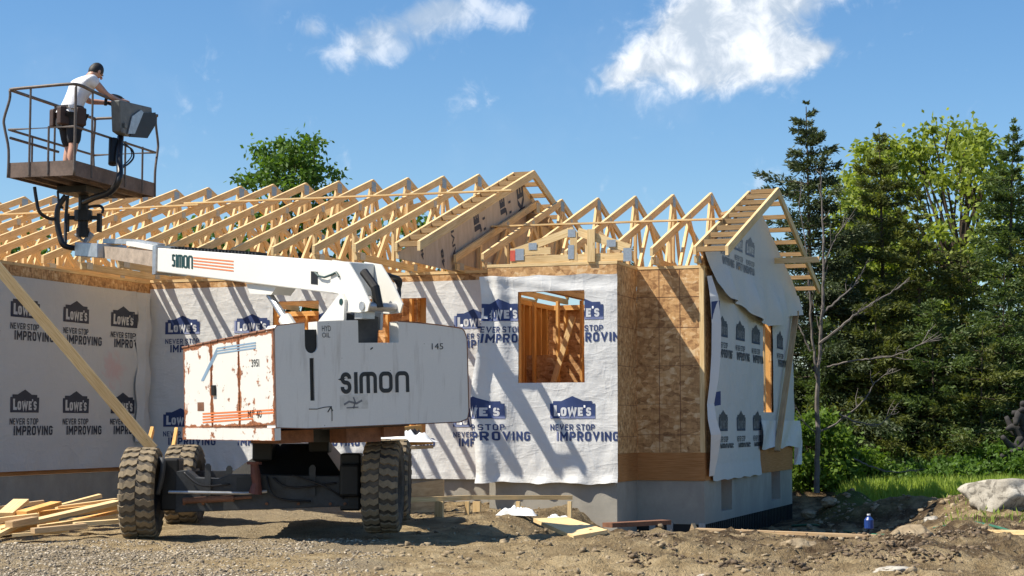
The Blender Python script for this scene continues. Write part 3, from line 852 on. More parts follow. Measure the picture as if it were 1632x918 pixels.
sheet_wall('rear_sheathing', 'y', YR - .012, .012, -20, XG - .02, ZF, ZP, [(-15.8, -14.9, 1.6, 2.8), (-12, -10.8, 1.3, 2.8)], M['osb'])
framing('rear_framing', 'y', YR - .104, .09, -20, XG - .12, ZD, ZP - .01, [(-15.8, -14.9, 1.6, 2.8), (-12, -10.8, 1.3, 2.8)])
# corner post and wall plates showing above the wrap
MB().box(XG - .058, XG + .004, YW - .004, YW + .088, ZF + .365, ZP + .16).build('corner_post', M['wood'], house)
m = MB(); m.box(XB0 - .01, XB1 + .006, YB - .004, YB + .09, ZP + .002, ZP + .04); m.box(XB1 + .008, XG + .01, YW - .006, YW + .09, ZP + .002, ZP + .04)
m.box(XB1 - .085, XB1 + .006, YB + .092, YW - .008, ZP + .002, ZP + .04); m.box(XL - .09, XL + .006, 15, YW, ZP + .002, ZP + .04)
m.box(XG - .09, XG + .006, YW + .092, YR, ZP + .002, ZP + .04); m.box(XL + .008, XB0 - .012, YW - .006, YW + .09, ZP + .022, ZP + .06)
m.build('wall_plate', M['wood'], house)
# dark gaps between the boards of strand board on the right front
m = MB()
for x in (XB1 + .30, XB1 + .58): m.box(x, x + .006, YW - .0035, YW - .0005, ZF + .365, ZP - .002)
for z in (1.05, 1.45, 1.95, 2.45, 2.85): m.box(XB1 + .006, XG - .06, YW - .0030, YW - .0008, z, z + .005); m.box(XB1 + .0005, XB1 + .003, YB + .01, YW - .005, z - .02, z - .015)
m.build('sheathing_joint', M['rust'], house)

# interior partition whose studs show through the window of the box
part = empty_part = None
pw = MB().box(-9.30, -9.288, 22.6, 28.5, ZD, ZP - .1).build('partition_wall', M['osb'], house)
k = 0; y = 22.7
while y < 28.4:
    MB().box(-9.287, -9.198, y, y + .04, ZD + .04, ZP - .10).build('stud', M['wood_o'], pw); y += .30
MB().box(-9.287, -9.198, 22.6, 28.5, ZP - .098, ZP - .02).build('top_plate', M['wood_o'], pw)
MB().box(-9.287, -9.198, 22.6, 28.5, ZD + .001, ZD + .039).build('bottom_plate', M['wood_o'], pw)
pw2 = MB().box(-10.75, -10.0, 25.0, 25.012, ZD, ZP - .06).build('partition_wall', M['osb'], house)
for x in (-10.75, -10.35, -10.0): MB().box(x - .02, x + .02, 24.9, 24.998, ZD + .04, ZP - .06).build('stud', M['wood_o'], pw2)
pw3 = MB().box(-9.15, -7.4, 26.9, 26.912, ZD, 2.3).build('partition_wall', M['osb'], house)
MB().beam((-8.9, 26.7, 1.0), (-8.3, 26.7, 2.9), .04, .09).build('brace', M['wood'], pw3)
for x in (-9.0, -8.6, -8.2, -7.8): MB().box(x - .02, x + .02, 26.8, 26.898, ZD + .04, ZP - .06).build('stud', M['wood_o'], pw3)

# ---- house wrap
def wr(u, v, a=1.0, s=0.0):
    n = noise.noise(Vector((u * 1.6 + s, v * 1.1, s))) * .018 + abs(noise.noise(Vector((u * 4.2 + v * 2.1, v * 1.9 - u, s + 4)))) * .016
    n += noise.noise(Vector((u * 9 - v * 3, v * 6 + u * 2, s + 9))) * .004
    return .014 + max(0, n + .012) * a
W3 = [M['wrap'], M['ink_blue'], M['print_white']]
Py = lambda Y: (lambda u, v, d: Vector((u, Y - d, v)))
Px = lambda X: (lambda u, v, d: Vector((X + d, u, v)))
def uv_of(fn, c, px, py): p = fn(px, py, c); return p
LS = .60
# box front: two rows
e1 = onY(878, 667, YB); bz = e1.z; bx_ = e1.x
zt = onY(900, 437, YB).z; zb = onY(900, 770, YB).z
def box_out(u, v):
    # the left edge hangs loose past the corner, more towards the bottom
    k = sst(XB0 + .35, XB0 - .02, u); t = (zt - v) / (zt - zb)
    hang = -.11 * t * k + .05 * k * math.sin(v * 3.1)
    top = .02 * math.sin(u * 5 + 1) * sst(zt - .25, zt, v)
    bot = .016 * (noise.noise(Vector((u * 6, 0, 3))) + .6 * math.sin(u * 9)) * sst(zb + .2, zb, v)
    return u + hang, v - abs(top) + bot
def box_disp(u, v):
    k = sst(XB0 + .42, XB0, u); t = (zt - v) / (zt - zb)
    d = wr(u, v, 1.25, 2) + k * (.05 + .05 * math.sin(u * 21 + v * 1.5) + .09 * t)
    d += .035 * sst(zb + .10, zb, v) * (1 + math.sin(u * 14)) * .6
    d += .014 * sst(zt - .55, zt, v) * max(0, math.sin((v * 30 + 3 * math.cos(u * 2))))
    return max(.012, d)
row2 = bz + (onY(900, 510, YB).z - bz)
bw = wrap_sheet('box_wrap', Py(YB), (XB0 - .06, XB1 + .012, zb, zt), [WIN_B], box_disp,
           [(bx_, bz, .60), (bx_ - 1.18, bz, .60), (onY(795, 510, YB).x - .28, row2, .60), (onY(951, 505, YB).x - .50, row2, .60)], W3, house, .04, box_out)
# recess wall
zt2, zb2 = onY(600, 451, YW).z, onY(600, 762, YW).z
lg = []
e = onY(265, 533, YW); e2 = onY(262, 680, YW)
for k in range(5): lg.append((e.x + 1.12 * k, e.z, .56)); lg.append((e2.x + 1.12 * k - .0, e2.z, .56))
g_only = [(e.x - 1.12, e.z, .56)]
wrap_sheet('porch_wall_wrap', Py(YW), (XL + .02, XB0 - .005, zb2, zt2), [(WIN_1[0], WIN_1[1], WIN_1[2], WIN_1[3]), (WIN_2[0], WIN_2[1], WIN_2[2], WIN_2[3])],
           lambda u, v: wr(u, v, .8, 7) + .03 * sst(zb2 + .5, zb2, v) * abs(math.sin(u * 13 + v * 5)),
           lg + [(g_only[0][0], g_only[0][1], .56)], W3, house, .05)
# side wall of the left wing
def add_smear():
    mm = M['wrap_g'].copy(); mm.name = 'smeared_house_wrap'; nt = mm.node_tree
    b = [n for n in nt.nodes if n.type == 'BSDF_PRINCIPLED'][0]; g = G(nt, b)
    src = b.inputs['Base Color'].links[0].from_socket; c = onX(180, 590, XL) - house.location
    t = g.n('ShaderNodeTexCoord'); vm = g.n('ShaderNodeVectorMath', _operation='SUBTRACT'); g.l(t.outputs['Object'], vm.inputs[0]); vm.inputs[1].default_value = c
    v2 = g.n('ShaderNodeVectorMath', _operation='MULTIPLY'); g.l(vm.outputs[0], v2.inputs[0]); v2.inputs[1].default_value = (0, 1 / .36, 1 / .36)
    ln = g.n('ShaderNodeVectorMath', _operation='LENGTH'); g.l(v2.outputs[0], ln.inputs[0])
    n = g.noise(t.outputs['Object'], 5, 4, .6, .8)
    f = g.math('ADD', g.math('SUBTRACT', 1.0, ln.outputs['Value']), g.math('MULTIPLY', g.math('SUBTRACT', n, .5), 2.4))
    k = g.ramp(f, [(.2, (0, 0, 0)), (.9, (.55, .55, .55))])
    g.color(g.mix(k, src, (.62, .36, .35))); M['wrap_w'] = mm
add_smear()
def wing_out(u, v):
    return u, v
zt3, zb3 = ZP - .14, onX(100, 748, XL).z
a1 = onX(98, 511, XL); a2 = onX(97, 658, XL); pitch = onX(175, 480, XL).y - a1.y
lg = []
for k in range(-3, 2): lg.append((a1.y + 1.17 * k, a1.z - .01, .62)); lg.append((a2.y + 1.17 * k, a2.z, .62))
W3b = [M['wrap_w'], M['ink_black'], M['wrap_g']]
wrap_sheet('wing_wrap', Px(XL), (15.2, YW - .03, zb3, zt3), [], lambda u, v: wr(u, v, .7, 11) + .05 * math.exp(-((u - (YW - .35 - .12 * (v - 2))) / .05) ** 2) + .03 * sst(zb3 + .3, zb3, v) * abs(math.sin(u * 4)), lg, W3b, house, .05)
# folded flap at the inner corner
m = MB(); pts = []
for k in range(22):
    z = zb3 + .35 + (zt3 - zb3 - .36) * k / 21; w = .10 + .03 * math.sin(k * .7)
    pts.append([(XL + .06, YW - .42 - .03 * math.sin(k), z), (XL + .13, YW - .30 + .02 * math.sin(k * 1.3), z), (XL + .12 + .02 * math.sin(k * .9), YW - .16, z), (XL + .035, YW - .06, z)])
for a, b in zip(pts, pts[1:]):
    for i in range(3): m.poly([a[i], a[i + 1], b[i + 1], b[i]])
m.build('wrap_fold', M['wrap_g'], house, smooth=True)
# gable wall wrap: lower sheet, cut back at the right over the basement band
def glow(u, v):
    k = sst(YW + .75, YW + .1, u)
    t = (ZP - v) / (ZP - ZF)
    return u - k * (.02 + .0 * t), v
ge = []
gz1 = onX(1148, 539, XG).z; gz2 = onX(1150, 687, XG).z
GL0, GL1 = 23.62, None
for k, px in enumerate((1141, 1170, 1196, 1235, 1260)):
    u = onX(px, 600, XG).y; ge.append((u, gz1 + .02, .60)); 
    if k < 3: ge.append((u, gz2, .60))
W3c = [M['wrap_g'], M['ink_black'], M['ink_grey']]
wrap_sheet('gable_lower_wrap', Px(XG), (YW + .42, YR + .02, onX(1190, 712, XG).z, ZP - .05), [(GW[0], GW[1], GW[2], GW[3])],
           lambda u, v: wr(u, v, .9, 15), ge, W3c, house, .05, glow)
m = MB()  # lowest strip of the lower sheet, left part only
zs0 = ZF - .01
us = np.linspace(YW + .30, onX(1209, 740, XG).y, 16)
for a, b in zip(us, us[1:]):
    P_ = lambda u, z: (XG + wr(u, z, .9, 15) + (.02 if z < .6 else 0), u, z)
    zt_ = onX(1190, 712, XG).z
    m.poly([P_(a, zs0 + .01 * math.sin(a * 9)), P_(b, zs0 + .01 * math.sin(b * 9)), P_(b, (zs0 + zt_) / 2), P_(a, (zs0 + zt_) / 2)])
    m.poly([P_(a, (zs0 + zt_) / 2), P_(b, (zs0 + zt_) / 2), P_(b, zt_), P_(a, zt_)])
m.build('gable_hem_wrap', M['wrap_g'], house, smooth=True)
# loose front edge of that sheet: curls out past the corner post, pinched at lower third
m = MB(); rows = []
prof = [(3.12, .10, .03), (2.85, .02, .12), (2.5, .02, .16), (2.1, .0, .15), (1.75, -.08, .12), (1.45, -.20, .07), (1.25, -.26, .10), (1.05, -.18, .16), (.75, -.02, .10), (.47, .10, .03)]
for i in range(len(prof) - 1):
    for s_ in range(6):
        t = s_ / 6; z = prof[i][0] * (1 - t) + prof[i + 1][0] * t; off = prof[i][1] * (1 - t) + prof[i + 1][1] * t; pu = prof[i][2] * (1 - t) + prof[i + 1][2] * t
        rows.append([(XG + .02 + pu * .5, YW + .02 + off * .5, z), (XG + .05 + pu, YW + .10 + off * .3, z + .01), (XG + .04 + pu * .6, YW + .26, z), (XG + .022, YW + .44, z)])
for a, b in zip(rows, rows[1:]):
    for i in range(3): m.poly([b[i], b[i + 1], a[i + 1], a[i]])
for z0, z1 in ((2.55, 2.78), (2.36, 2.44), (1.42, 1.60)):     # the print seen on the curled edge
    m.poly([(XG + .10, YW + .03, z0), (XG + .19, YW + .12, z0 + .02), (XG + .19, YW + .12, z1 + .02), (XG + .10, YW + .03, z1)], None, 1)
m.build('loose_wrap_edge', [M['wrap'], M['ink_blue']], house, smooth=True)
# patch of wrap hung at the lower right
a = onX(1206, 670, XG); b = onX(1262, 672, XG); m = MB(); n_ = 14
for i in range(n_):
    for j in range(6):
        def q(i, j):
            u = a.y + (b.y + .35 - a.y) * i / n_; z = a.z - .42 * j / 6 - .02 * math.sin(i * 1.1) * j / 6
            return (XG + .07 + .03 * math.sin(i * .9 + j * .5), u, z)
        m.poly([q(i, j + 1), q(i + 1, j + 1), q(i + 1, j), q(i, j)])
m.build('hung_wrap_patch', M['wrap'], house, smooth=True)
m = MB()
for i in range(5):
    for j in range(8):
        def q(i, j):
            z = 1.15 - .62 * j / 8; u = YR + .02 + (.32 + .08 * j / 8) * i / 5
            return (XG + .05 + .05 * math.sin(i * 1.3 + j * .4), u, z)
        m.poly([q(i, j + 1), q(i + 1, j + 1), q(i + 1, j), q(i, j)])
m.build('hanging_wrap_corner', M['wrap'], house, smooth=True)
MB().beam((XG + .10, YR - .05, onX(1268, 500, XG).z), (XG + .12, onX(1226, 725, XG).y, .78), .04, .09, (1, 0, 0)).build('gable_brace', M['wood_b'], house)
m = MB(); m.box(XG - .02, XG + .02, GW[0] + .14, GW[0] + .18, GW[2], GW[3]); m.box(XG - .018, XG + .022, GW[0] + .04, GW[1], GW[3] - .05, GW[3] - .005)
m.build('window_frame', M['wood'], house)

# ------------------------------------------------------------------ trusses
def truss_parts(y0, yr, y1, zt, zr, zb, nweb, webmat):
    """local frame x = 0. returns (main mb, [web mb], [plate mb])"""
    w = .038; top = MB(); d = .10
    sl = math.atan2(zr - zt, yr - y0)
    # rafters as prisms with plumb cuts
    for (ya, yb_, sgn) in ((y0, yr, 1), (y1, yr, -1)):
        v = d / math.cos(sl)
        P = [(-w / 2, ya, zt - v), (-w / 2, yb_ - sgn * .0005, zr - v), (-w / 2, yb_ - sgn * .0005, zr), (-w / 2, ya, zt)]
        P = [Vector(p) for p in P]
        Q = [p + Vector((w, 0, 0)) for p in P]
        H = [P[0], P[1], Q[0], Q[1], P[3], P[2], Q[3], Q[2]]
        top.hexa(H, 0, ((P[1] - P[0]).length, w, d))
    top.box(-w / 2 + .001, w / 2 - .001, y0 + .04, y1 - .04, zb, zb + .089)
    L = y1 - y0
    def rt(y): return (zt + (zr - zt) * (y - y0) / (yr - y0) if y < yr else zt + (zr - zt) * (y1 - y) / (y1 - yr)) - d
    nodes_b = [y0 + L * f for f in (.22, .42, .58, .78)]
    webs = [((y0 + L * .30, rt(y0 + L * .30)), (nodes_b[0], zb + .09)), ((y0 + L * .30, rt(y0 + L * .30)), (nodes_b[1], zb + .09)),
            ((yr - .03, rt(yr) + .02), (nodes_b[1] + .05, zb + .09)), ((yr + .03, rt(yr) + .02), (nodes_b[2] - .05, zb + .09)),
            ((y0 + L * .70, rt(y0 + L * .70)), (nodes_b[2], zb + .09)), ((y0 + L * .70, rt(y0 + L * .70)), (nodes_b[3], zb + .09))]
    if nweb > 6: webs.append(((y0 + L * .14, rt(y0 + L * .14)), (y0 + L * .14, zb + .09)))
    if nweb > 6: webs.append(((yr, rt(yr)), (yr, zb + .09)))
    webs.append(((y0 + L * .86, rt(y0 + L * .86)), (nodes_b[3], zb + .09)))
    W = []
    for (ya, za), (yb_, zb_) in webs:
        W.append(MB().beam((0, ya, za), (0, yb_, zb_), w - .002, .075, (0, -(zb_ - za), (yb_ - ya)) if True else (0, 0, 1)))
    PL = []
    for (yc, zc, a, b) in ((yr, zr - .12, .16, .15), (nodes_b[1], zb + .07, .12, .10), (nodes_b[2], zb + .07, .12, .10), (y0 + .22, zb + .06, .15, .09), (nodes_b[0], zb + .06, .12, .09), (y0 + L * .70, rt(y0 + L * .70) + .03, .10, .09), (y0 + L * .30, rt(y0 + L * .30) + .03, .10, .09)):
        q = MB()
        for sx in (-1, 1):
            x = sx * (w / 2 + .0015)
            q.box(x - .001, x + .001, yc - a / 2, yc + a / 2, zc - b / 2, zc + b / 2)
        PL.append(q)
    return top, W, PL
def truss_set(name, xs, spec, origin, jit):
    """first truss built, the rest are copies that share mesh data"""
    top, W, PL = truss_parts(*spec)
    def shift(mb):
        mb.v = [(x + origin[0], y, z) for x, y, z in mb.v]; return mb
    first = shift(top).build('roof_truss', M['wood'], house)
    # give the part its own location so copies can move along x
    def rebase(o, ox):
        me = o.data; me.transform(Matrix.Translation((-ox, 0, 0)))
    lx = origin[0] - house.location.x
    rebase(first, lx); first.location.x = lx
    kids = []
    for w_ in W:
        c = w_.build('web', M['wood'], None, origin=(0, 0, 0)); c.data.transform(Matrix.Translation((0, -house.location.y, -house.location.z)))
        c.parent = first; c.location = (0, 0, 0); kids.append(c)
    for w_ in PL:
        c = w_.build('nail_plate', M['galv'], None, origin=(0, 0, 0)); c.data.transform(Matrix.Translation((0, -house.location.y, -house.location.z)))
        c.parent = first; c.location = (0, 0, 0); kids.append(c)
    for i, x in enumerate(xs):
        if i == 0: continue
        t = first.copy(); col.objects.link(t); t.location.x = x - house.location.x + jit * math.sin(i * 7.3) ; t.parent = house
        t.location.z += jit * .8 * math.sin(i * 3.1); t.rotation_euler.z = 0
        for c in kids:
            d = c.copy(); col.objects.link(d); d.parent = t
    return first
main_x = [XM - .575 * k for k in range(0, 22)]
right_x = [XG - .03 - .58 * k for k in range(0, 6)] + [XM + .10]
truss_set('m', main_x, (20.2, 24.7, 29.2, 3.46, 4.96, ZP + .045, 8, None), (main_x[0], 0, 0), .010)
truss_set('r', right_x, (22.0, 25.5, 29.0, 3.47, 4.63, ZP + .045, 8, None), (right_x[0], 0, 0), .008)

# ---- gable overhangs (ladder of lookouts between last truss and fly rafter)
def overhang(x_in, x_out, y0, yr, y1, zt, zr, n1, n2, mat):
    w = .04; d = .12
    f = MB()
    for (ya, yb_, sg) in ((y0, yr, 1), (y1, yr, -1)):
        P = [Vector((x_out - w, ya, zt - d)), Vector((x_out - w, yb_ - sg * .0005, zr - d)), Vector((x_out - w, yb_ - sg * .0005, zr)), Vector((x_out - w, ya, zt))]
        Q = [p + Vector((w, 0, 0)) for p in P]
        f.hexa([P[0], P[1], Q[0], Q[1], P[3], P[2], Q[3], Q[2]], 0, ((P[1] - P[0]).length, w, d))
    fly = f.build('fly_rafter', mat, house)
    for (ya, yb_, n) in ((y0, yr, n1), (y1, yr, n2)):
        for k in range(n + 1):
            t = (k + .03) / (n + .06) if k else 0.004
            y = ya + (yb_ - ya) * min(t, .985); z = zt + (zr - zt) * min(t, .985)
            s = 1 if yb_ > ya else -1
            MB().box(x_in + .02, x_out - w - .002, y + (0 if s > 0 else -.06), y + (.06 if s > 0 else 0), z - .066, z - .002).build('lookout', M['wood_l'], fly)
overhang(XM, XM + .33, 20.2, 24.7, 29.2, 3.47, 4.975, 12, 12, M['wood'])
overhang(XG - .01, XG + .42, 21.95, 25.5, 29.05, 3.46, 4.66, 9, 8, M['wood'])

# ---- gable sheathing of the main roof with sideways black mill marks
def gable_board(X, pts, mat, name, thick=.012):
    m = MB(); m.prism([(X, y, z) for y, z in pts], (-thick, 0, 0)); return m.build(name, mat, house)
def m_foam():
    mm, nt, b = new_mat('pale_sheathing_board'); g = G(nt, b)
    o = g.coord('Object'); n = g.noise(g.coord('Object', (6, 6, 1.2)), 2.5, 6, .6); f = g.noise(o, 50, 3, .6)
    c = g.ramp(n, [(.3, (.46, .37, .28)), (.7, (.62, .52, .41))]); c = g.mix(g.math('MULTIPLY', f, .3), c, (.30, .22, .15))
    g.color(c); g.rough(.8); g.bump(f, .2, .004); return mm
M['pale'] = m_foam()
def zmain(y): return 4.96 - abs(y - 24.7) / 3.0 - .13
def zright(y): return 4.63 - abs(y - 25.5) / 3.017 - .13
gs = gable_board(XM + .036, [(20.22, 3.26), (28.9, 3.26), (28.9, zmain(28.9)), (24.7, zmain(24.7)), (20.22, zmain(20.22))], M['pale'], 'main_gable_sheathing')
Xp = XM + .040
def mark(txt, px, py, w_, h_, rot, bold=.03):
    c = onX(px, py, Xp); V, F = text_polys(txt, 1, bold); V = fit(V, -w_ / 2, w_ / 2, -h_ / 2, h_ / 2)
    m = MB(); b = len(m.v); cs, sn = math.cos(rot), math.sin(rot)
    for x, y in V: m.v.append((Xp, c.y + x * cs - y * sn, c.z + x * sn + y * cs))
    for f in F: m.face([b + i for i in f])
    m.build('sheathing_mark', M['ink_black'], gs)
sl_ = math.atan(1 / 3)
mark("AIVE", 723, 386, .46, .11, sl_ + math.pi / 2, .02)
mark("48", 706, 412, .26, .10, sl_ + math.pi / 2)
mark("JE", 761, 354, .34, .28, sl_ + math.pi / 2, .05); mark("111", 771, 348, .34, .1, sl_ + math.pi / 2, .01)
mark("JE", 802, 328, .34, .28, sl_ + math.pi / 2, .05); mark("111", 812, 322, .34, .1, sl_ + math.pi / 2, .01)
mark("KE", 830, 318, .40, .30, sl_ + math.pi / 2, .05)
mark("48", 673, 402, .2, .09, sl_ + math.pi / 2)
# right gable sheathing under loose wrap
gr = gable_board(XG + .012, [(22.3, ZP + .045), (28.9, ZP + .045), (28.75, zright(28.75)), (25.5, zright(25.5)), (22.3, zright(22.3))], M['osb'], 'right_gable_sheathing', .010)
# loose upper wrap hanging over the gable
def hemz(y):
    pts = [(22.2, 3.42), (22.7, 3.05), (23.3, 2.88), (24.2, 2.86), (25.2, 2.72), (26.2, 2.66), (27.2, 2.74), (28.2, 2.93), (29.1, 3.0)]
    for (a, za), (b, zb_) in zip(pts, pts[1:]):
        if y <= b: return za + (zb_ - za) * (y - a) / (b - a)
    return 3.0
def up_disp(y, z):
    k = sst(3.45, 2.85, z)
    return .02 + wr(y, z, .9, 21) + k * (.07 + .05 * math.sin(y * 3.3) + .03 * math.sin(y * 7.7 + z * 3))
mm_ = MB(); ys = np.linspace(22.12, 28.98, 60); nv = 22; idx = {}
for i, y in enumerate(ys):
    zt_ = min(zright(y) + .01, zright(25.5) - .03) if y < 28.8 else zright(28.8) - .1; zb_ = hemz(y)
    zt_ = max(zt_, zb_ + .05)
    for j in range(nv + 1):
        z = zb_ + (zt_ - zb_) * j / nv
        idx[(i, j)] = len(mm_.v); mm_.v.append((XG + .014 + up_disp(y, z), y, z))
for i in range(len(ys) - 1):
    for j in range(nv): mm_.face([idx[(i, j)], idx[(i + 1, j)], idx[(i + 1, j + 1)], idx[(i, j + 1)]])
for (u, v, s_) in ((24.0, 3.62, .58), (24.8, 3.62, .58), (23.1, 3.62, .58)):
    for V, F in logo_clipped(u, v, s_, [(22.6, 25.4, 2.9, 4.1)]):
        ok = [zz < zright(uu) - .02 for uu, zz, _ in V]; b = len(mm_.v)
        for (uu, zz, l) in V: mm_.v.append((XG + .014 + up_disp(uu, zz) + .005 + l, uu, zz))
        for f, mi in F:
            if all(ok[k] for k in f): mm_.face([b + k for k in f], None, 1 if mi == 1 else 2)
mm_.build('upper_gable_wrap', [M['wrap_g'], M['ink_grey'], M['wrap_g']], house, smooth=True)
MB().beam((XG - .4, 25.35, 4.28), (XG + .36, 25.15, 4.42), .09, .04).build('ridge_block', M['wood_b'], house)
MB().beam((XG - .6, 27.0, 3.72), (XG + .75, 27.0, 3.72), .04, .09).build('outrigger', M['wood'], house)

# ---- lateral boards laid over the slopes
MB().beam((-19.8, 23.05, 4.43), (-13.0, 23.05, 4.455), .09, .022).build('lateral_board', M['wood'], house)
MB().beam((-13.3, 23.16, 4.500), (-8.05, 23.05, 4.455), .09, .022).build('lateral_board', M['wood'], house)
MB().beam((-8.55, 23.6, 4.02), (-5.15, 23.5, 3.99), .09, .022).build('lateral_board', M['wood'], house)
MB().beam((-8.2, 24.3, ZP + .16), (-5.1, 24.3, ZP + .16), .09, .04).build('bottom_lateral_board', M['wood_b'], house)
MB().beam((-9.2, 25.6, 4.52), (-8.1, 24.9, 4.2), .035, .16).build('short_lateral_board', M['wood_b'], house)
for x in (-12.2, -10.7):
    MB().beam((x, 24.6, 4.35), (x + .9, 24.9, 4.62), .035, .12).build('short_lateral_board', M['wood'], house)
MB().beam((-19.8, 24.5, ZP + .16), (-8.7, 24.5, ZP + .16), .09, .04).build('bottom_lateral_board', M['wood_o'], house)
MB().beam((-19.8, 26.8, ZP + .16), (-8.7, 26.8, ZP + .16), .09, .04).build('bottom_lateral_board', M['wood_o'], house)

# ---- small truss over the box, facing the camera
yb = YB + .03
pc = lambda px, py: onY(px, py, yb)
ch = MB(); A = pc(814, 408); B = pc(1010, 408)
zb0 = ZP + .042
ch.box(A.x, B.x - .02, yb - .02, yb + .018, zb0, zb0 + .10)
pt = ch.build('small_porch_truss', M['wood'], house)
apx = pc(915, 367)
MB().beam((A.x + .02, yb, zb0 + .14), (apx.x, yb, apx.z), .036, .10).build('rafter', M['wood'], pt)
MB().beam((apx.x + .05, yb + .002, apx.z - .02), (B.x - .05, yb + .002, zb0 + .15), .034, .11).build('rafter', M['wood'], pt)
MB().box(apx.x - .05, apx.x + .045, yb - .024, yb - .0205, zb0 - .01, apx.z - .02).build('king_post', M['wood'], pt)
x_ = pc(944, 400).x; MB().box(x_ - .05, x_ + .05, yb - .062, yb - .025, zb0 - .01, pc(944, 366).z).build('post', M['wood'], pt)
MB().beam((x_ + .08, yb + .004, apx.z - .05), (x_ + .36, yb + .004, zb0 + .1), .032, .08).build('web', M['wood_b'], pt)
MB().box(A.x + .0, A.x + .55, yb - .0225, yb - .021, zb0 + .11, zb0 + .20).build('scab_board', M['wood'], pt)
for px, py, s1, s2 in ((829, 406, .12, .15), (1001, 406, .11, .17), (911, 402, .08, .18), (850, 393, .11, .09), (975, 388, .12, .09), (912, 372, .10, .10)):
    p = pc(px, py); MB().box(p.x - s1 / 2, p.x + s1 / 2, yb - .0285, yb - .0265, p.z - s2 / 2, p.z + s2 / 2).build('nail_plate', M['galv'], pt)
p = pc(820, 408); MB().box(p.x - .05, p.x + .02, yb - .031, yb - .029, p.z - .07, p.z + .07).build('red_mark', M['red_mark'], pt)
# black dimpled membrane and brackets under the hanging foundation edge
m = MB()
m.box(XB1, XG - .02, YW + .03, YW + .05, -.45, -.10)
m.box(XG - .045, XG - .03, YW + .05, YR, -.45, -.08)
y = YW + .1
while y < YR:
    m.box(XG - .029, XG - .006, y, y + .05, -.42, -.10); y += .12
m.build('drainage_membrane', M['rubberb'], house)
for px in (1068, 1119, 1040):
    p = onY(px, 838, YW)
    MB().box(p.x - .04, p.x + .04, YW - .02, YW + .026, -.24, -.085).build('footing_bracket', M['galv'], house)

# ------------------------------------------------------------------ boom lift
A_ = at(440, 685, 16.3); A_.z = 1.14
UR = cw(.785, .62); VR = cw(-.62, .785); WR = Vector((0, 0, 1))
UR = UR.normalized(); VR = VR.normalized()
roll = .035
Ur = (UR + WR * roll).normalized(); Wr = (WR - UR * roll).normalized()
def T(u, v, w): return A_ + Ur * u + VR * v + Wr * w
lift = empty('boom_lift', tuple(cw(-2.45, 18.8, .05)), 'old white rusting boom lift with its basket raised, parked in front of the sheeted wall', 'boom lift')
def tbox(m, u0, u1, v0, v1, w0, w1, mi=0):
    return m.hexa([T(u, v, w) for w in (w0, w1) for v in (v0, v1) for u in (u0, u1)], mi, (u1 - u0, v1 - v0, w1 - w0))
def uvface(m, pts, mi=0):
    m.poly(pts, [(0, 0), (1, 0), (1, 1), (0, 1)], mi)

# counterweight plate: crowned top, notch for the boom, slot cut-outs modelled as recesses
CWL = 2.234
def top_w(u): return .965 + .075 * (1 - ((u - 1.15) / 1.15) ** 2) - .02 * u
nu0, nu1, nb = .93, 1.40, .80
su0, su1 = .33, .47
def strip(m, us, lo, hi, v0, v1):
    for a, b in zip(us, us[1:]):
        la, lb = lo(a), lo(b); ha, hb = hi(a), hi(b)
        m.hexa([T(a, v0, la), T(b, v0, lb), T(a, v1, la), T(b, v1, lb), T(a, v0, ha), T(b, v0, hb), T(a, v1, ha), T(b, v1, hb)], 0, (b - a, v1 - v0, ha - la))
m = MB(); th = .16
outl = []
def top_pts(a, b, n): return [(a + (b - a) * i / n, top_w(a + (b - a) * i / n)) for i in range(n + 1)]
# slot 1 is open at the top with a rounded bottom, narrow slot 2 below it is a separate hole -> three vertical pieces around it
r_ = (su1 - su0) / 2; sc = (su0 + su1) / 2
left = [(0, .02), (su0, .0), (su0, top_w(su0))] + top_pts(su0, .03, 4)[1:] + [(0.0, .93)]
m.prism([T(u, 0, w) for u, w in left], VR * th)
sb = .775                                             # bottom of the round slot
arc = [(sc + r_ * math.cos(t), sb + r_ * math.sin(t)) for t in np.linspace(-math.pi, 0, 9)]
s2a, s2b, s2t, s2o = sc - .022, sc + .028, .66, .26
mid_top = [(su0, .001), (su0, sb)] + arc[1:-1] + [(su1, sb), (su1, s2t), (s2b, s2t), (s2b, s2o), (s2a, s2o), (s2a, s2t - .0), (su0 + .0, s2t)]
m.prism([T(u, 0, w) for u, w in [(su0, s2t), (su0, sb)] + arc[1:-1] + [(su1, sb), (su1, s2t)]], VR * th)
m.prism([T(u, 0, w) for u, w in [(su0, .0), (su0, s2t), (s2a, s2t), (s2a, .0)]], VR * th)
m.prism([T(u, 0, w) for u, w in [(s2b, .0), (s2b, s2t), (su1, s2t), (su1, .0)]], VR * th)
m.prism([T(u, 0, w) for u, w in [(s2a, .0), (s2a, s2o), (s2b, s2o), (s2b, .0)]], VR * th)
right = [(su1, 0), (nu0, 0), (nu0, top_w(nu0))] + top_pts(nu0, su1, 5)[1:]
m.prism([T(u, 0, w) for u, w in right], VR * th)
m.prism([T(u, 0, w) for u, w in [(nu0, 0), (nu1, 0), (nu1, nb), (nu0, nb)]], VR * th)
rr_ = [(nu1, 0), (CWL - .12, 0), (CWL - .02, .03), (CWL, .10), (CWL, top_w(CWL) - .10), (CWL - .03, top_w(CWL) - .02)] + top_pts(CWL - .06, nu1, 7)
m.prism([T(u, 0, w) for u, w in rr_], VR * th)
bm_ = bmesh.new()
cwt = m.build('counterweight', M['cweight'], lift)
bm_.from_mesh(cwt.data); bmesh.ops.remove_doubles(bm_, verts=bm_.verts, dist=.0005)
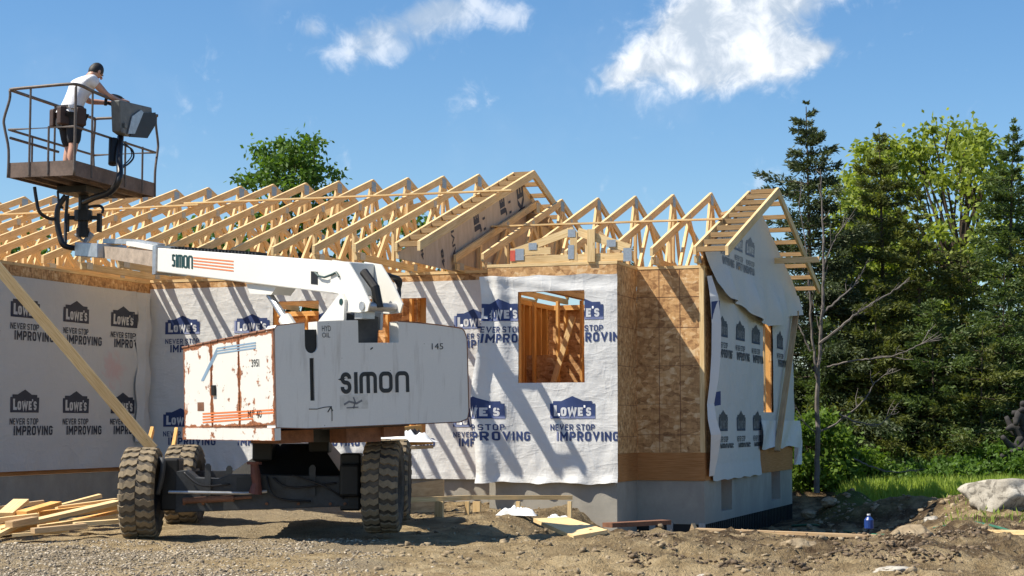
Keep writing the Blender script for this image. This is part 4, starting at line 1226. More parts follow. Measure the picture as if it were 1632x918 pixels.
# drop the internal walls between the pieces
cent = {}
for f in bm_.faces:
    c = f.calc_center_median(); cent.setdefault(tuple(sorted(v.index for v in f.verts)), []).append(f)
dead = [f for fs in cent.values() if len(fs) > 1 for f in fs]
bmesh.ops.delete(bm_, geom=dead, context='FACES_ONLY')
bm_.to_mesh(cwt.data); bm_.free()
m = MB(); m.prism([T(u, .018, w) for u, w in [(su0 + .001, s2t), (su0 + .001, .93), (su1 - .001, .93), (su1 - .001, s2t)]], VR * .02); m.build('slot_shade', M['dark'], cwt)  # dark plate just inside the round slot, painting the shade of its recess
m = MB(); m.prism([T(u, .018, w) for u, w in [(s2a + .001, s2o), (s2a + .001, s2t), (s2b - .001, s2t), (s2b - .001, s2o)]], VR * .02); m.build('slot_shade', M['dark'], cwt)  # same for the narrow slot: dark colour stands in for its inner shade
m = MB(); tbox(m, .62, 1.60, th + .42, th + .44, .1, .74); m.build('inner_bulkhead', M['dark'], lift)

def simon(m, P, x0, y0, W, H, sw):
    """rounded five letter word mark; P(x,y)->point, sw stroke width"""
    k = W / 5.42; r = .28 * k
    def t(x): return x0 + x * k
    h2 = sw / 2; top = y0 + H - h2; bot = y0 + h2; mid = y0 + H * .52
    # s
    xl, xr = t(0) + h2, t(.82) - h2; r = min(r, (top - mid) / 2)
    pts = [(xr, top - r * 1.1)] + rarc(xr - r, top - r, r, 0, 90) + rarc(xl + r, top - r, r, 90, 180) + rarc(xl + r, mid + r, r, 180, 270) + rarc(xr - r, mid - r, r, 90, 0) + rarc(xr - r, bot + r, r, 0, -90) + rarc(xl + r, bot + r, r, 270, 180) + [(xl, bot + r * 1.2)]
    stroke(m, pts, sw, P)
    # i
    stroke(m, [(t(1.18), y0), (t(1.18), y0 + H)], sw, P)
    # m
    a, b, c = t(1.58), t(2.13), t(2.68)
    stroke(m, [(a, y0)] + rarc(a + r, top - r, r, 180, 90) + rarc(c - r, top - r, r, 90, 0) + [(c, y0)], sw, P)
    stroke(m, [(b, y0), (b, top)], sw, P)
    # o
    a, b = t(3.12), t(3.92)
    stroke(m, rarc(a + r, top - r, r, 180, 90) + rarc(b - r, top - r, r, 90, 0) + rarc(b - r, bot + r, r, 0, -90) + rarc(a + r, bot + r, r, 270, 180), sw, P, closed=True)
    # n
    a, b = t(4.40), t(5.25)
    stroke(m, [(a, y0)] + rarc(a + r, top - r, r, 180, 90) + rarc(b - r, top - r, r, 90, 0) + [(b, y0)], sw, P)
def txt_on(m, body, x0, x1, y0, y1, P, bold=0.0, mi=0):
    V, F = text_polys(body, 1, bold); V = fit(V, x0, x1, y0, y1); b = len(m.v)
    for x, y in V: m.v.append(tuple(P(x, y)))
    for f in F: m.face([b + i for i in f], None, mi)
PC = lambda x, y: T(x, -.003, y)
def cwuv(px, py):
    """pixel to (u,w) on the counterweight face"""
    d, _ = ray(px, py); o = Vector((0, 0, EYE)); n = Ur.cross(Wr)
    t = (A_ - o).dot(n) / d.dot(n); p = o + d * t - A_; return p.dot(Ur), p.dot(Wr)
m = MB(); l = cwuv(543, 628); r2 = cwuv(653, 625); tp = cwuv(600, 593)
simon(m, PC, l[0], l[1], r2[0] - l[0], tp[1] - cwuv(600, 627)[1], .040)
m.build('lettering', M['letter_black'], cwt)
m = MB(); ed = [(CWL - .12, 0), (CWL - .02, .03), (CWL, .10), (CWL, top_w(CWL) - .10), (CWL - .03, top_w(CWL) - .02)] + top_pts(CWL - .06, nu1, 7)
m.tube([T(u, .0, w) for u, w in ed], .006, 5); m.tube([T(0, 0, .02), T(su0, 0, 0), T(CWL - .12, 0, 0)], .005, 5)
m.tube([T(u, .0, w) for u, w in [(0, .02), (0, .93), (.03, top_w(.03))] + top_pts(.03, su0, 3)], .005, 5)
m.build('chipped_edge', M['rust'], cwt)
m = MB(); a = cwuv(513, 528); b = cwuv(527, 519); txt_on(m, "HYD", a[0], b[0], a[1], b[1], PC)
a = cwuv(513, 538); b = cwuv(526, 530); txt_on(m, "OIL", a[0], b[0], a[1], b[1], PC)
a = cwuv(688, 557); b = cwuv(706, 547); txt_on(m, "145", a[0], b[0], a[1], b[1], PC)
pp = [cwuv(*q) for q in ((492, 652), (505, 652), (517, 649), (528, 648), (529, 660), (529, 671))]
stroke(m, pp, .008, PC)
pp = [cwuv(*q) for q in ((522, 657), (527, 649), (530, 655))]; stroke(m, pp, .012, PC)
pp = [cwuv(*q) for q in ((590, 557), (594, 554))]; stroke(m, pp, .012, PC)
m.build('hand_marks', M['letter_black'], cwt)
m = MB(); c = [cwuv(*q) for q in ((541, 630), (586, 628), (587, 651), (542, 653))]
m.poly([T(x, -.0015, y) for x, y in (c[3], c[2], c[1], c[0])]); m.build('worn_patch', M['stain'], cwt)
m = MB(); pp = [cwuv(*q) for q in ((548, 645), (556, 640), (568, 643), (577, 638))]; stroke(m, pp, .02, PC)
pp = [cwuv(*q) for q in ((563, 633), (566, 641), (563, 651))]; stroke(m, pp, .016, PC)
pp = [cwuv(*q) for q in ((552, 650), (571, 649))]; stroke(m, pp, .012, PC)
m.build('scuff_mark', M['ink_grey'], cwt)

# left engine cover (outer face at u = 0) with three door panels
LV = 1.78
def lt(v): return .93 - .115 * v / LV         # top
def lb(v): return .02 - .035 * v / LV
m = MB()
m.hexa([T(.012, th + .002, lb(0)), T(.60, th + .002, lb(0)), T(.012, LV, lb(LV)), T(.60, LV, lb(LV)),
        T(.012, th + .002, lt(0)), T(.60, th + .002, lt(0)), T(.012, LV, lt(LV)), T(.60, LV, lt(LV))], 0, (1, .3, .3), (0, 0))
cover = m.build('engine_cover', M['rustwhite'], lift, bevel=.01)
def side(v, w): return T(-.004, v, w)
m = MB()
m.ubox([T(u, v, w) for w in (-.10, .02) for v in (-.004, LV + .01) for u in (-.02, .05)])
m.build('cover_sill', M['rustwhite'], cover, bevel=.006)
seams = [.004, .66, 1.20, LV]
for a, b in zip(seams, seams[1:]):
    m = MB(); a2, b2 = a + .008, b - .008
    P0 = [T(-.006, b2, lb(b2) + .03), T(-.006, a2, lb(a2) + .03), T(-.006, a2, lt(a2) - .008), T(-.006, b2, lt(b2) - .008)]
    P1 = [T(.010, b2, lb(b2) + .03), T(.010, a2, lb(a2) + .03), T(.010, a2, lt(a2) - .008), T(.010, b2, lt(b2) - .008)]
    uvface(m, P0)
    for i in range(4):
        j = (i + 1) % 4; m.poly([P0[j], P0[i], P1[i], P1[j]], [(0, 0)] * 4)
    m.build('door_panel', M['rustwhite'], cover)
m = MB()
for k in range(12):
    v = .07 + (LV - .12) * k / 11
    m.tube([T(.0, v - .07, lt(v - .07) + .004), T(.0, v + .06, lt(v + .06) + .006)], .012 + .008 * ((k * 37) % 5) / 5, 6)
m.build('rusted_top_edge', M['rust'], cover)
def suv(px, py):
    d, _ = ray(px, py); o = Vector((0, 0, EYE)); n = VR.cross(Wr); t = (A_ - o).dot(n) / d.dot(n); p = o + d * t - A_
    return p.dot(VR), p.dot(Wr)
PS = lambda x, y: T(-.0085, x, y)
m = MB()
for k in range(3):
    dy = 4.2 * k
    stroke(m, [suv(409, 546 + dy), suv(347, 555 + dy), suv(322 + 1.5 * k, 607)], .014, PS)
m.build('blue_stripes', M['stripe_blue'], cover)
m = MB()
for k in range(4): stroke(m, [suv(438 if k < 2 else 404, 653 + 4.6 * k + (0 if k < 2 else .4)), suv(324, 659.5 + 4.6 * k)], .015, PS)
m.build('orange_stripes', M['orange'], cover)
m = MB(); 
def stx(body, px0, py0, px1, py1, bold=.01):
    a = suv(px0, py0); b = suv(px1, py1); txt_on(m, body, 0, 1, 0, 1, lambda x, y: PS(a[0] + (b[0] - a[0]) * x, a[1] + (b[1] - a[1]) * y), bold)
stx("395I", 402, 585, 414, 572); stx("MP 40", 396, 666, 418, 653)
m.build('cover_lettering', M['letter_black'], cover)
m = MB(); a = suv(316, 655); b = suv(326, 641); m.poly([PS(a[0], a[1]), PS(b[0], a[1]), PS(b[0], b[1]), PS(a[0], b[1])]); m.build('data_plate', M['rust'], cover)
for px, py in ((343, 622),):
    a = suv(px, py); m = MB(); m.hexa([T(u, a[0] + v, a[1] + w) for w in (-.05, .05) for v in (-.03, .03) for u in (-.03, -.007)]); m.build('latch', M['dark'], cover)
# right cover and deck
m = MB(); tbox(m, 1.62, CWL - .02, th + .002, 1.7, .0, .80); m.build('engine_cover', M['white'], lift, bevel=.02)
m = MB(); tbox(m, .605, 1.615, th + .002, 1.75, -.02, .10); m.build('turntable_deck', M['chassis'], lift)
m = MB(); c = T(1.05, 1.15, 0)
m.tube([c + Vector((0, 0, -.16)), c + Vector((0, 0, -.02))], .52, 28); m.build('slew_ring', M['chassis'], lift)
m = MB()
for a, b, c_, d_, e_, f_ in ((.25, .62, .35, .9, -.14, -.02), (.9, 1.3, .2, .5, -.16, -.02), (1.3, 1.55, .15, .9, -.12, -.02)): tbox(m, a, b, c_, d_, e_, f_)
m.build('underbody_tank', M['rust'], lift)

# riser yoke that carries the boom
def vz(px, py, u):
    """pixel to (v, w) on the plane u = const"""
    o = Vector((0, 0, EYE)); d, _ = ray(px, py); n = VR.cross(WR); b = A_ + UR * u
    t = (b - o).dot(n) / d.dot(n); p = o + d * t - b; return p.dot(VR), p.z
def B(u, v, z): return A_ + UR * u + VR * v + Vector((0, 0, z))
def plate(m, pix, u, thick, mi=0):
    P = [B(u, *vz(px, py, u)) for px, py in pix]; m.prism(P, UR * thick, mi)
U0, U1 = .94, 1.30
ypix = [(505, 524), (545, 472), (551, 468), (556, 478), (554, 524)]
yv = [vz(px, py, U0) for px, py in ypix]
m = MB()
for u in (U0 - .05, U1 + .02): m.prism([B(u, v, z) for v, z in yv] + [], UR * .03)
m.build('riser_yoke', M['white'], lift)
m = MB(); p = vz(544, 481, U0 - .05)
m.tube([B(U0 - .056, p[0], p[1]), B(U0 - .04, p[0], p[1])], .032, 12); m.build('pivot_cap', M['letter_green'], lift)
# outer boom
def boomline(pxl, pyt, pyb, pxr, pyt2, pyb2, u):
    return [vz(pxl, pyb, u), vz(pxr, pyb2, u), vz(pxr, pyt2, u), vz(pxl, pyt, u)]
bo = boomline(250, 395, 433, 548, 417, 470, U0)
m = MB(); m.hexa([B(U0, *bo[0]), B(U0, *bo[1]), B(U1, *bo[0]), B(U1, *bo[1]), B(U0, *bo[3]), B(U0, *bo[2]), B(U1, *bo[3]), B(U1, *bo[2])], 0, (1, .3, .3), (0, 0))
boom = m.build('outer_boom', M['white'], lift, bevel=.012)
# collar at the boom mouth
m = MB(); a, b = vz(249, 394, U0), vz(249, 435, U0)
def ring_box(m, va, vb, z0, z1, pad, t):
    for (u0, u1, za, zb_) in ((U0 - pad, U0 - pad + t, z0, z1), (U1 + pad - t, U1 + pad, z0, z1), (U0 - pad + t, U1 + pad - t, z1 - t, z1), (U0 - pad + t, U1 + pad - t, z0, z0 + t)):
        m.hexa([B(u, v, z) for z in (za, zb_) for v in (va, vb) for u in (u0, u1)])
ring_box(m, a[0] - .03, a[0] + .05, b[1] - .015, a[1] + .02, .022, .022)
m.build('boom_collar', M['silver'], boom)
# gooseneck side plates at the root
gp = [(536, 415), (574, 420), (600, 462), (612, 492), (604, 508), (585, 505), (566, 470), (552, 500), (543, 498), (541, 466)]
gp = [(530, 414), (556, 418), (576, 452), (590, 482), (586, 496), (572, 498), (548, 496), (540, 468), (526, 465)]
gv = [vz(px, py, U0 - .012) for px, py in gp]
m = MB()
m.prism([B(U0 - .016, v, z) for v, z in gv], UR * .014)
m.prism([B(U1 + .002, v, z) for v, z in gv], UR * .014)
m.build('gooseneck_plates', M['white'], boom)
m = MB(); p = vz(580, 488, U0); m.tube([B(U0 - .03, *p), B(U1 + .05, *p)], .045, 14)
p2 = vz(566, 500, U0); m.hexa([B(u, p2[0] + v, p2[1] + z) for z in (-.05, .06) for v in (-.10, .04) for u in (U0 + .02, U0 + .16)])
m.build('pivot_pin', M['silver'], boom)
m = MB(); p = vz(568, 432, U0)
m.tube([B(U0 + .12, p[0] + .05, p[1]), B(U0 + .14, p[0] - .12, p[1] - .16), B(U0 + .16, p[0] - .16, p[1] - .36)], .045, 10)
m.build('lift_cylinder_head', M['dark'], boom)
m = MB(); tp0 = vz(600, 500, U0 + .1); m.prism([B(U0 + .06, th + dv, 1.10 + dz) for dv, dz in ((.03, .0), (.25, .05), (.30, -.9), (.08, -.9))], UR * .26)
m.build('riser_post', M['chassis'], lift)
PB = lambda v, z: B(U0 - .004, v, z)
m = MB()
def along(px0, px1, f): 
    def Q(x, y):
        # x in 0..1 from px0 to px1, y fraction of boom height
        px = px0 + (px1 - px0) * x; t = (px - 250) / (548 - 250)
        top = 395 + (417 - 395) * t; bot = 433 + (470 - 433) * t
        return PB(*vz(px, bot + (top - bot) * y, U0 - .004))
    return Q
Qs = along(274, 307, 0)
simon(m, lambda x, y: Qs(x, y), 0, .28, 1.0, .52, .075)
m.build('boom_lettering', M['letter_green'], boom)
m = MB(); Qo = along(308, 372, 0)
for k in range(4):
    y = .36 + .115 * k; m.poly([Qo(0, y), Qo(1, y - .01), Qo(1, y + .035), Qo(0, y + .045)])
m.build('boom_stripes', M['orange'], boom)
m = MB(); Q2 = along(490, 508, 0)
m.poly([Q2(.3, .22), Q2(.9, .22), Q2(.9, .62), Q2(.3, .62)]); m.build('boom_slot', M['dark'], boom)
m = MB(); m.tube([B(U0 - .03, *vz(px, py, U0 - .03)) for px, py in ((502, 434), (508, 440), (517, 442), (528, 438), (536, 434), (540, 441))], .011, 6); m.build('boom_cable', M['letter_green'], boom)
# lift cylinder with bracket under the boom
m = MB(); p = [vz(px, py, U0 + .08) for px, py in ((396, 452), (447, 454), (436, 470), (402, 468))]; m.prism([B(U0 + .05, *q) for q in p], UR * .24)
m.build('cylinder_bracket', M['white'], boom)
m = MB(); q0, q1 = vz(427, 470, U0 + .1), vz(452, 508, U0 + .1); m.tube([B(U0 + .12, *q0), B(U0 + .12, *q1)], .038, 12); m.build('cylinder_rod', M['silver'], lift)
m = MB(); q2 = vz(475, 545, U0 + .1); m.tube([B(U0 + .12, *q1), B(U0 + .12, *q2)], .075, 12); m.build('lift_cylinder', M['white'], lift)
# inner boom and hose carrier
i0 = [vz(px, py, U0 + .05) for px, py in ((152, 409), (262, 428), (262, 402), (152, 391))]
m = MB(); ua, ub = U0 + .05, U1 - .05
m.hexa([B(ua, *i0[0]), B(ua, *i0[1]), B(ub, *i0[0]), B(ub, *i0[1]), B(ua, *i0[3]), B(ua, *i0[2]), B(ub, *i0[3]), B(ub, *i0[2])], 0, (1, .2, .2), (0, 0))
inner = m.build('inner_boom', m_plain('weathered_boom_steel', (.42, .33, .25), .6, .1, .45, 9, .2), lift)
m = MB(); c0 = [vz(px, py, U0 + .16) for px, py in ((165, 384), (212, 385), (252, 392), (300, 396))]
for (p, q) in zip(c0[:2], c0[1:3]): m.beam(B(U0 + .2, *p), B(U0 + .2, *q), .10, .06)
m.build('hose_carrier', M['silver'], lift)
m = MB(); c1 = [vz(px, py, U0 + .1) for px, py in ((206, 388), (250, 396))]; m.beam(B(U0 + .12, *c1[0]), B(U0 + .12, *c1[1]), .12, .05); m.build('carrier_cover', M['white'], lift)
m = MB()
for k in range(26):
    px = 285 + k * 5.4; p = vz(px, 396.5 + (px - 250) * .072, U0 + .2)
    m.hexa([B(u, p[0] + v, p[1] + z) for z in (-.01, .032 + .006 * (k % 3)) for v in (-.012, .016) for u in (U0 + .10, U0 + .24)])
m.build('energy_chain', M['dark'], boom)
# levelling bracket and mast at the boom tip
bx0 = [vz(px, py, U0 - .02) for px, py in ((121, 408), (157, 411), (157, 388), (121, 386))]
m = MB(); m.prism([B(U0 - .04, *q) for q in bx0], UR * .40); m.build('tip_bracket', M['silver'], lift, bevel=.01)
tip = at(132, 398, 22.3)
fl_c = cw(-5.52, 22.48, 0)          # floor centre
ZFL = EYE + .1421 * 21.3            # underside height
m = MB()
mast = Vector((fl_c.x, fl_c.y, 0)); mz = lambda py: EYE + (675 - py) / 2800 * 22.4
m.tube([mast + Vector((0, 0, mz(376))), mast + Vector((0, 0, mz(362)))], .085, 12)
m.tube([mast + Vector((0, 0, mz(362))), mast + Vector((0, 0, ZFL + .01))], .065, 12)
m.tube([mast + Vector((0, 0, mz(350))), mast + Vector((0, 0, mz(333)))], .115, 12)
m.build('mast', M['dark'], lift)
for s, ms in ((-1, 'a'), (1, 'b')):
    m = MB(); p = mast + RV * (s * .21)
    m.beam(p + Vector((0, 0, mz(368))), p + Vector((0, 0, mz(338))), .05, .05, (0, 1, 0)); m.beam(p + Vector((0, 0, mz(345))), mast + Vector((0, 0, mz(345))), .05, .05)
    m.build('rotator_arm', M['dark'], lift)
m = MB(); m.tube([mast + RV * -.1 + Vector((0, 0, mz(372))), mast + RV * .05 + FV * -.05 + Vector((0, 0, mz(386))), mast + RV * .1 + Vector((0, 0, mz(376)))], .018, 6)
m.tube([mast + RV * .02 + Vector((0, 0, mz(386))), mast + RV * .12 + Vector((0, 0, mz(370)))], .04, 8); m.build('hydraulic_valve', M['silver'], lift)
# basket
N_ = cw(-5.35, 21.3); eL = cw(-.87, .27).normalized(); eR = cw(.262, .965).normalized()
eL = Vector((-eR.y, eR.x, 0)); BLn, BRn = .91, 2.15
def K(a, b, z): return Vector((N_.x, N_.y, 0)) + eL * a + eR * b + Vector((0, 0, ZFL + z))
def kbox(m, a0, a1, b0, b1, z0, z1): return m.hexa([K(a, b, z) for z in (z0, z1) for a in (a0, a1) for b in (b0, b1)], 0, (b1 - b0, a1 - a0, z1 - z0))
m = MB(); kbox(m, .012, BLn - .012, .012, BRn - .012, .03, .05)
for a in (.2, .45, .7): kbox(m, a - .02, a + .02, .012, BRn - .012, -.012, .028)
floor_ = m.build('basket_floor', M['basket'], lift)
m = MB(); kbox(m, 0, BLn, 0, .01, 0, .185); kbox(m, 0, BLn, BRn - .01, BRn, 0, .185); kbox(m, 0, .01, .011, BRn - .011, 0, .185); kbox(m, BLn - .01, BLn, .011, BRn - .011, 0, .185)
m.build('toe_board', M['basket'], lift)
m = MB(); kbox(m, .25, .66, .75, 1.45, -.10, -.014); m.build('basket_mount', M['dark'], lift)
RH = 1.10
def post(a, b, oa, ob, low=.0):
    pts = [K(a, b, low), K(a, b, .35), K(a + oa * .06, b + ob * .06, .62), K(a + oa * .07, b + ob * .07, .74), K(a, b, .98), K(a, b, RH)]
    return MB().tube(bez(pts, 4), .017, 8)
for a, b, oa, ob in ((0, 0, 0, 0), (BLn, 0, .9, -.2), (0, BRn, 0, 1.0), (BLn, BRn, .6, .6)):
    post(a, b, oa, ob).build('corner_post', M['rail'], lift, smooth=True)
for a, b, t_ in ((.0, .42, RH), (.0, 1.30, .62), (.0, 1.78, .62), (BLn, .55, .60), (BLn, 1.1, RH), (BLn, 1.62, RH), (.36, 0, .62), (.62, 0, RH)):
    MB().tube([K(a, b, .02), K(a, b, t_)], .014, 8).build('rail_post', M['rail'], lift)
lp = [K(BLn, .06, RH), K(BLn - .03, 0.0, RH + .005), K(.5, 0, RH + .02), K(.12, 0, RH + .03), K(.0, .10, RH + .03), K(0, .5, RH + .01), K(0, 1.1, RH - .0), K(0, BRn - .1, RH), K(.05, BRn, RH), K(BLn - .06, BRn, RH), K(BLn, BRn - .06, RH), K(BLn, 1.0, RH), K(BLn, .2, RH)]
MB().tube(bez(lp, 5)[:-1], .021, 8, closed=True).build('top_rail', M['rail'], lift, smooth=True)
MB().tube([K(0, 0, .60), K(0, BRn, .60), K(BLn, BRn, .60), K(BLn, 0, .60)], .016, 8, closed=True).build('mid_rail', M['rail'], lift)
MB().tube([K(BLn - .01, 0.02, .50), K(BLn - .01, BRn * .55, .50)], .018, 8).build('back_rail', M['rail'], lift)
# control box hung on the right rail
def kb(px, py, a):
    o = Vector((0, 0, EYE)); d, _ = ray(px, py); n = eR.cross(WR); b = K(a, 0, 0); t = (b - o).dot(n) / d.dot(n); p = o + d * t - b; return p.dot(eR), p.z
cb = [kb(px, py, -.03) for px, py in ((176, 160), (228, 172), (230, 198), (217, 219), (188, 217), (178, 210))]
m = MB(); m.prism([K(-.16, b, z) for b, z in cb], eL * .13)
box_ = m.build('control_box', M['panelgrey'], lift, bevel=.015)
cbd = [kb(px, py, -.03) for px, py in ((213, 181), (232, 180), (233, 198), (219, 221), (190, 219))]
m = MB(); m.prism([K(-.165, b, z) for b, z in cbd], eL * -.012); m.build('dark_side_plate', M['dark'], box_)
cbl = [kb(px, py, -.03) for px, py in ((194, 186), (208, 176), (212, 180), (198, 214), (187, 214))]
m = MB(); m.prism([K(-.166, b, z) for b, z in cbl], eL * -.016); m.build('bright_plate', M['silver'], box_)
for px, py in ((180, 209), (183, 201)):
    b = kb(px, py, -.03); m = MB(); m.hexa([K(-.19 + .028 * c, b[0] + dx, b[1] + dz) for dz in (-.03, .03) for dx in (-.035, .035) for c in (0, 1)]); m.build('switch_plate', M['panelgrey'], box_)
m = MB(); q = [kb(px, py, .05) for px, py in ((168, 168), (170, 156), (180, 152), (193, 156), (194, 163), (183, 168), (172, 164))]
m.tube(bez([K(.05, *x) for x in q], 4), .02, 8); m.build('guard_hoop', M['dark'], box_, smooth=True)
for px, py in ((188, 155), (197, 158)):
    b = kb(px, py, .05); m = MB(); m.tube([K(.06, b[0], b[1] - .10), K(.06, b[0], b[1] + .01)], [.012, .02], 8); m.build('joystick', M['dark'], box_)
m = MB(); q = [kb(px, py, .0) for px, py in ((171, 180), (178, 177), (180, 205), (174, 218))]
# hoses and cables
def hose(pts, r, mat='hose', name='hose'):
    MB().tube(bez(pts, 7), r, 8).build(name, M[mat], lift, smooth=True)
def kz(px, py, Z): return at(px, py, Z)
hose([kz(192, 218, 22.3), kz(190, 250, 22.0), kz(190, 285, 21.8), kz(175, 306, 21.9), kz(150, 315, 22.1), kz(135, 322, 22.3)], .042, name='hose_bundle')
hose([kz(181, 222, 22.2), kz(180, 262, 22.1)], .06, 'dark', 'foot_control_box')
hose([kz(196, 230, 22.2), kz(210, 238, 22.3), kz(213, 250, 22.3), kz(206, 260, 22.2), kz(194, 268, 22.0)], .012)
hose([kz(198, 228, 22.2), kz(207, 236, 22.3), kz(210, 247, 22.3), kz(204, 257, 22.2), kz(193, 266, 22.0)], .008)
hose([kz(105, 312, 22.0), kz(93, 330, 22.0), kz(91, 352, 22.0), kz(95, 375, 22.0), kz(102, 391, 22.0), kz(122, 396, 22.1)], .036, name='hose_bundle')
hose([kz(108, 312, 22.3), kz(105, 350, 22.3), kz(104, 392, 22.2)], .022)
hose([kz(55, 298, 21.8), kz(58, 318, 21.8), kz(63, 338, 21.8), kz(78, 348, 21.9), kz(90, 349, 22.0)], .022)
hose([kz(92, 305, 22), kz(94, 322, 22), kz(100, 332, 22)], .016)
hose([kz(140, 330, 22.2), kz(158, 328, 22.2), kz(164, 333, 22.2), kz(163, 340, 22.2)], .018)
for k in range(4):   # hose loops behind the boom root
    o_ = k * .03
    hose([kz(604 + 2 * k, 440, 17.6 + o_), kz(618 + k * 2, 437 + k, 17.7), kz(632 + k * 2, 450 - k, 17.8), kz(637 - k * 1.5, 470, 17.8), kz(630 - k * 2, 492 - k, 17.7), kz(614, 499 - k * 2, 17.6), kz(600, 492 - 3 * k, 17.5)], .016 + .004 * (k % 2))
hose([kz(558, 422, 17.4), kz(566, 432, 17.35), kz(577, 446, 17.3), kz(578, 462, 17.3), kz(582, 474, 17.3)], .018)

# ---- chassis and wheels (axle lines run along the camera's right)
CR, CF = RV, FV
def H(cx, cz, z): return cw(cx, cz, z)
def cbox(m, x0, x1, z0, z1, h0, h1, mi=0):
    return m.hexa([H(x, zz, h) for h in (h0, h1) for zz in (z0, z1) for x in (x0, x1)], mi, (x1 - x0, z1 - z0, h1 - h0))
Zc = 17.85
xa = lambda px, Z=Zc: (px - 816) / 2800 * Z
ha = lambda py, Z=Zc: EYE + (675 - py) / 2800 * Z
m = MB()
beam_pix = [(285, 815), (560, 805), (560, 742), (545, 758), (370, 755), (352, 762), (318, 760), (303, 748), (285, 750)]
m.prism([H(xa(px), Zc - .10, ha(py)) for px, py in beam_pix], CF * .22)
beam_ = m.build('front_axle_beam', M['chassis'], lift, bevel=.008)
m = MB(); m.prism([H(xa(px, 20), 19.75, ha(py, 20)) for px, py in ((310, 795), (585, 790), (585, 745), (310, 750))], CF * .2); m.build('rear_axle_beam', M['chassis'], lift)
m = MB(); cbox(m, xa(392), xa(520), Zc + .14, 19.73, ha(800), ha(760)); m.build('chassis_frame', M['dark'], lift)
cx0 = xa(450); m = MB(); b0 = [(xa(360), Zc + .16), (xa(545), Zc + .16), (xa(545), 19.6), (xa(360), 19.6)]; t0 = [(xa(428), 18.3), (xa(505), 18.3), (xa(505), 19.3), (xa(428), 19.3)]
Pb = [H(x, z, ha(758)) for x, z in b0]; Pt = [H(x, z, .99) for x, z in t0]
m.hexa([Pb[0], Pb[1], Pb[3], Pb[2], Pt[0], Pt[1], Pt[3], Pt[2]]); m.build('turret_pedestal', M['dark'], lift)
for px, top in ((337, 738), (364, 742), (502, 740), (496, 742)):
    m = MB(); x = xa(px); zz = Zc - .13 if px in (337, 502) else Zc + .13
    m.prism([H(x - .03, zz, ha(788)), H(x + .03, zz, ha(788)), H(x + .03, zz, ha(top + 4)), H(x + .012, zz, ha(top)), H(x - .012, zz, ha(top)), H(x - .03, zz, ha(top + 4))], CF * .026)
    m.build('lifting_lug', M['chassis'], lift)
m = MB(); m.tube([H(xa(414), Zc - .2, ha(785)), H(xa(416), Zc - .2, ha(768)), H(xa(414), Zc - .2, ha(755)), H(xa(412), Zc - .2, ha(738))], [.07, .045, .05, .04], 12); m.tube([H(xa(412), Zc - .2, ha(739)), H(xa(412), Zc - .2, ha(735))], .075, 12)
m.build('steering_kingpin', M['redpaint'], lift)
MB().tube([H(xa(278), Zc - .2, ha(782)), H(xa(400), Zc - .2, ha(784)), H(xa(432), Zc - .19, ha(781))], .016, 8).build('steering_rod', M['silver'], lift)
m = MB(); cbox(m, xa(382), xa(405), Zc - .104, Zc - .1012, ha(779), ha(760)); cbox(m, xa(420), xa(460), Zc - .104, Zc - .1012, ha(779), ha(760)); m.build('beam_opening', M['letter_black'], lift)
for x0, x1 in ((262, 290), (545, 577)):
    m = MB(); cbox(m, xa(x0), xa(x1), Zc - .10, Zc + .2, ha(812), ha(730 if x0 < 300 else 722)); m.build('steering_knuckle', M['dark'], lift, bevel=.02)
for x0, x1 in ((300, 320), (590, 606)):
    m = MB(); cbox(m, xa(x0, 20), xa(x1, 20), 19.75, 20.05, ha(805, 20), ha(745, 20)); m.build('rear_hub_carrier', M['dark'], lift, bevel=.02)
MB().tube(bez([H(xa(262), Zc - .2, ha(732)), H(xa(270), Zc - .25, ha(735)), H(xa(268), Zc - .25, ha(760)), H(xa(261), Zc - .22, ha(785))], 6), .03, 8).build('brake_hose', M['chassis'], lift, smooth=True)

# drive and steering clutter around the axle
m = MB(); m.tube([H(xa(300), Zc - .16, ha(796)), H(xa(380), Zc - .17, ha(792))], .032, 10); m.tube([H(xa(380), Zc - .17, ha(792)), H(xa(408), Zc - .18, ha(790))], .016, 8); m.build('steering_cylinder', M['rust'], lift)
for (x0, y0, x1, y1, x2, y2) in ((430, 758, 446, 790, 500, 797), (470, 756, 520, 772, 552, 792), (440, 760, 470, 775, 540, 768), (300, 752, 330, 772, 372, 770)):
    MB().tube(bez([H(xa(x0), Zc - .13, ha(y0)), H(xa(x1), Zc - .2, ha(y1)), H(xa(x2), Zc - .14, ha(y2))], 8), .011, 6).build('hose', M['hose'], lift, smooth=True)
for px in (300, 330, 430, 480, 530, 553):
    m = MB(); m.tube([H(xa(px), Zc - .125, ha(801)), H(xa(px), Zc - .10, ha(801))], .016, 6); m.build('bolt', M['rust'], beam_)
m = MB(); cbox(m, xa(400), xa(432), 18.0, 18.3, ha(735), ha(700)); m.build('swivel_motor', M['dark'], lift, bevel=.02); m = MB(); cbox(m, xa(486), xa(520), 18.2, 18.5, ha(722), ha(690)); m.build('swivel_motor', M['dark'], lift, bevel=.02)
m = MB(); cbox(m, xa(545), xa(578), Zc - .18, Zc - .02, ha(790), ha(738)); m.build('hub_motor', M['dark'], lift, bevel=.03)

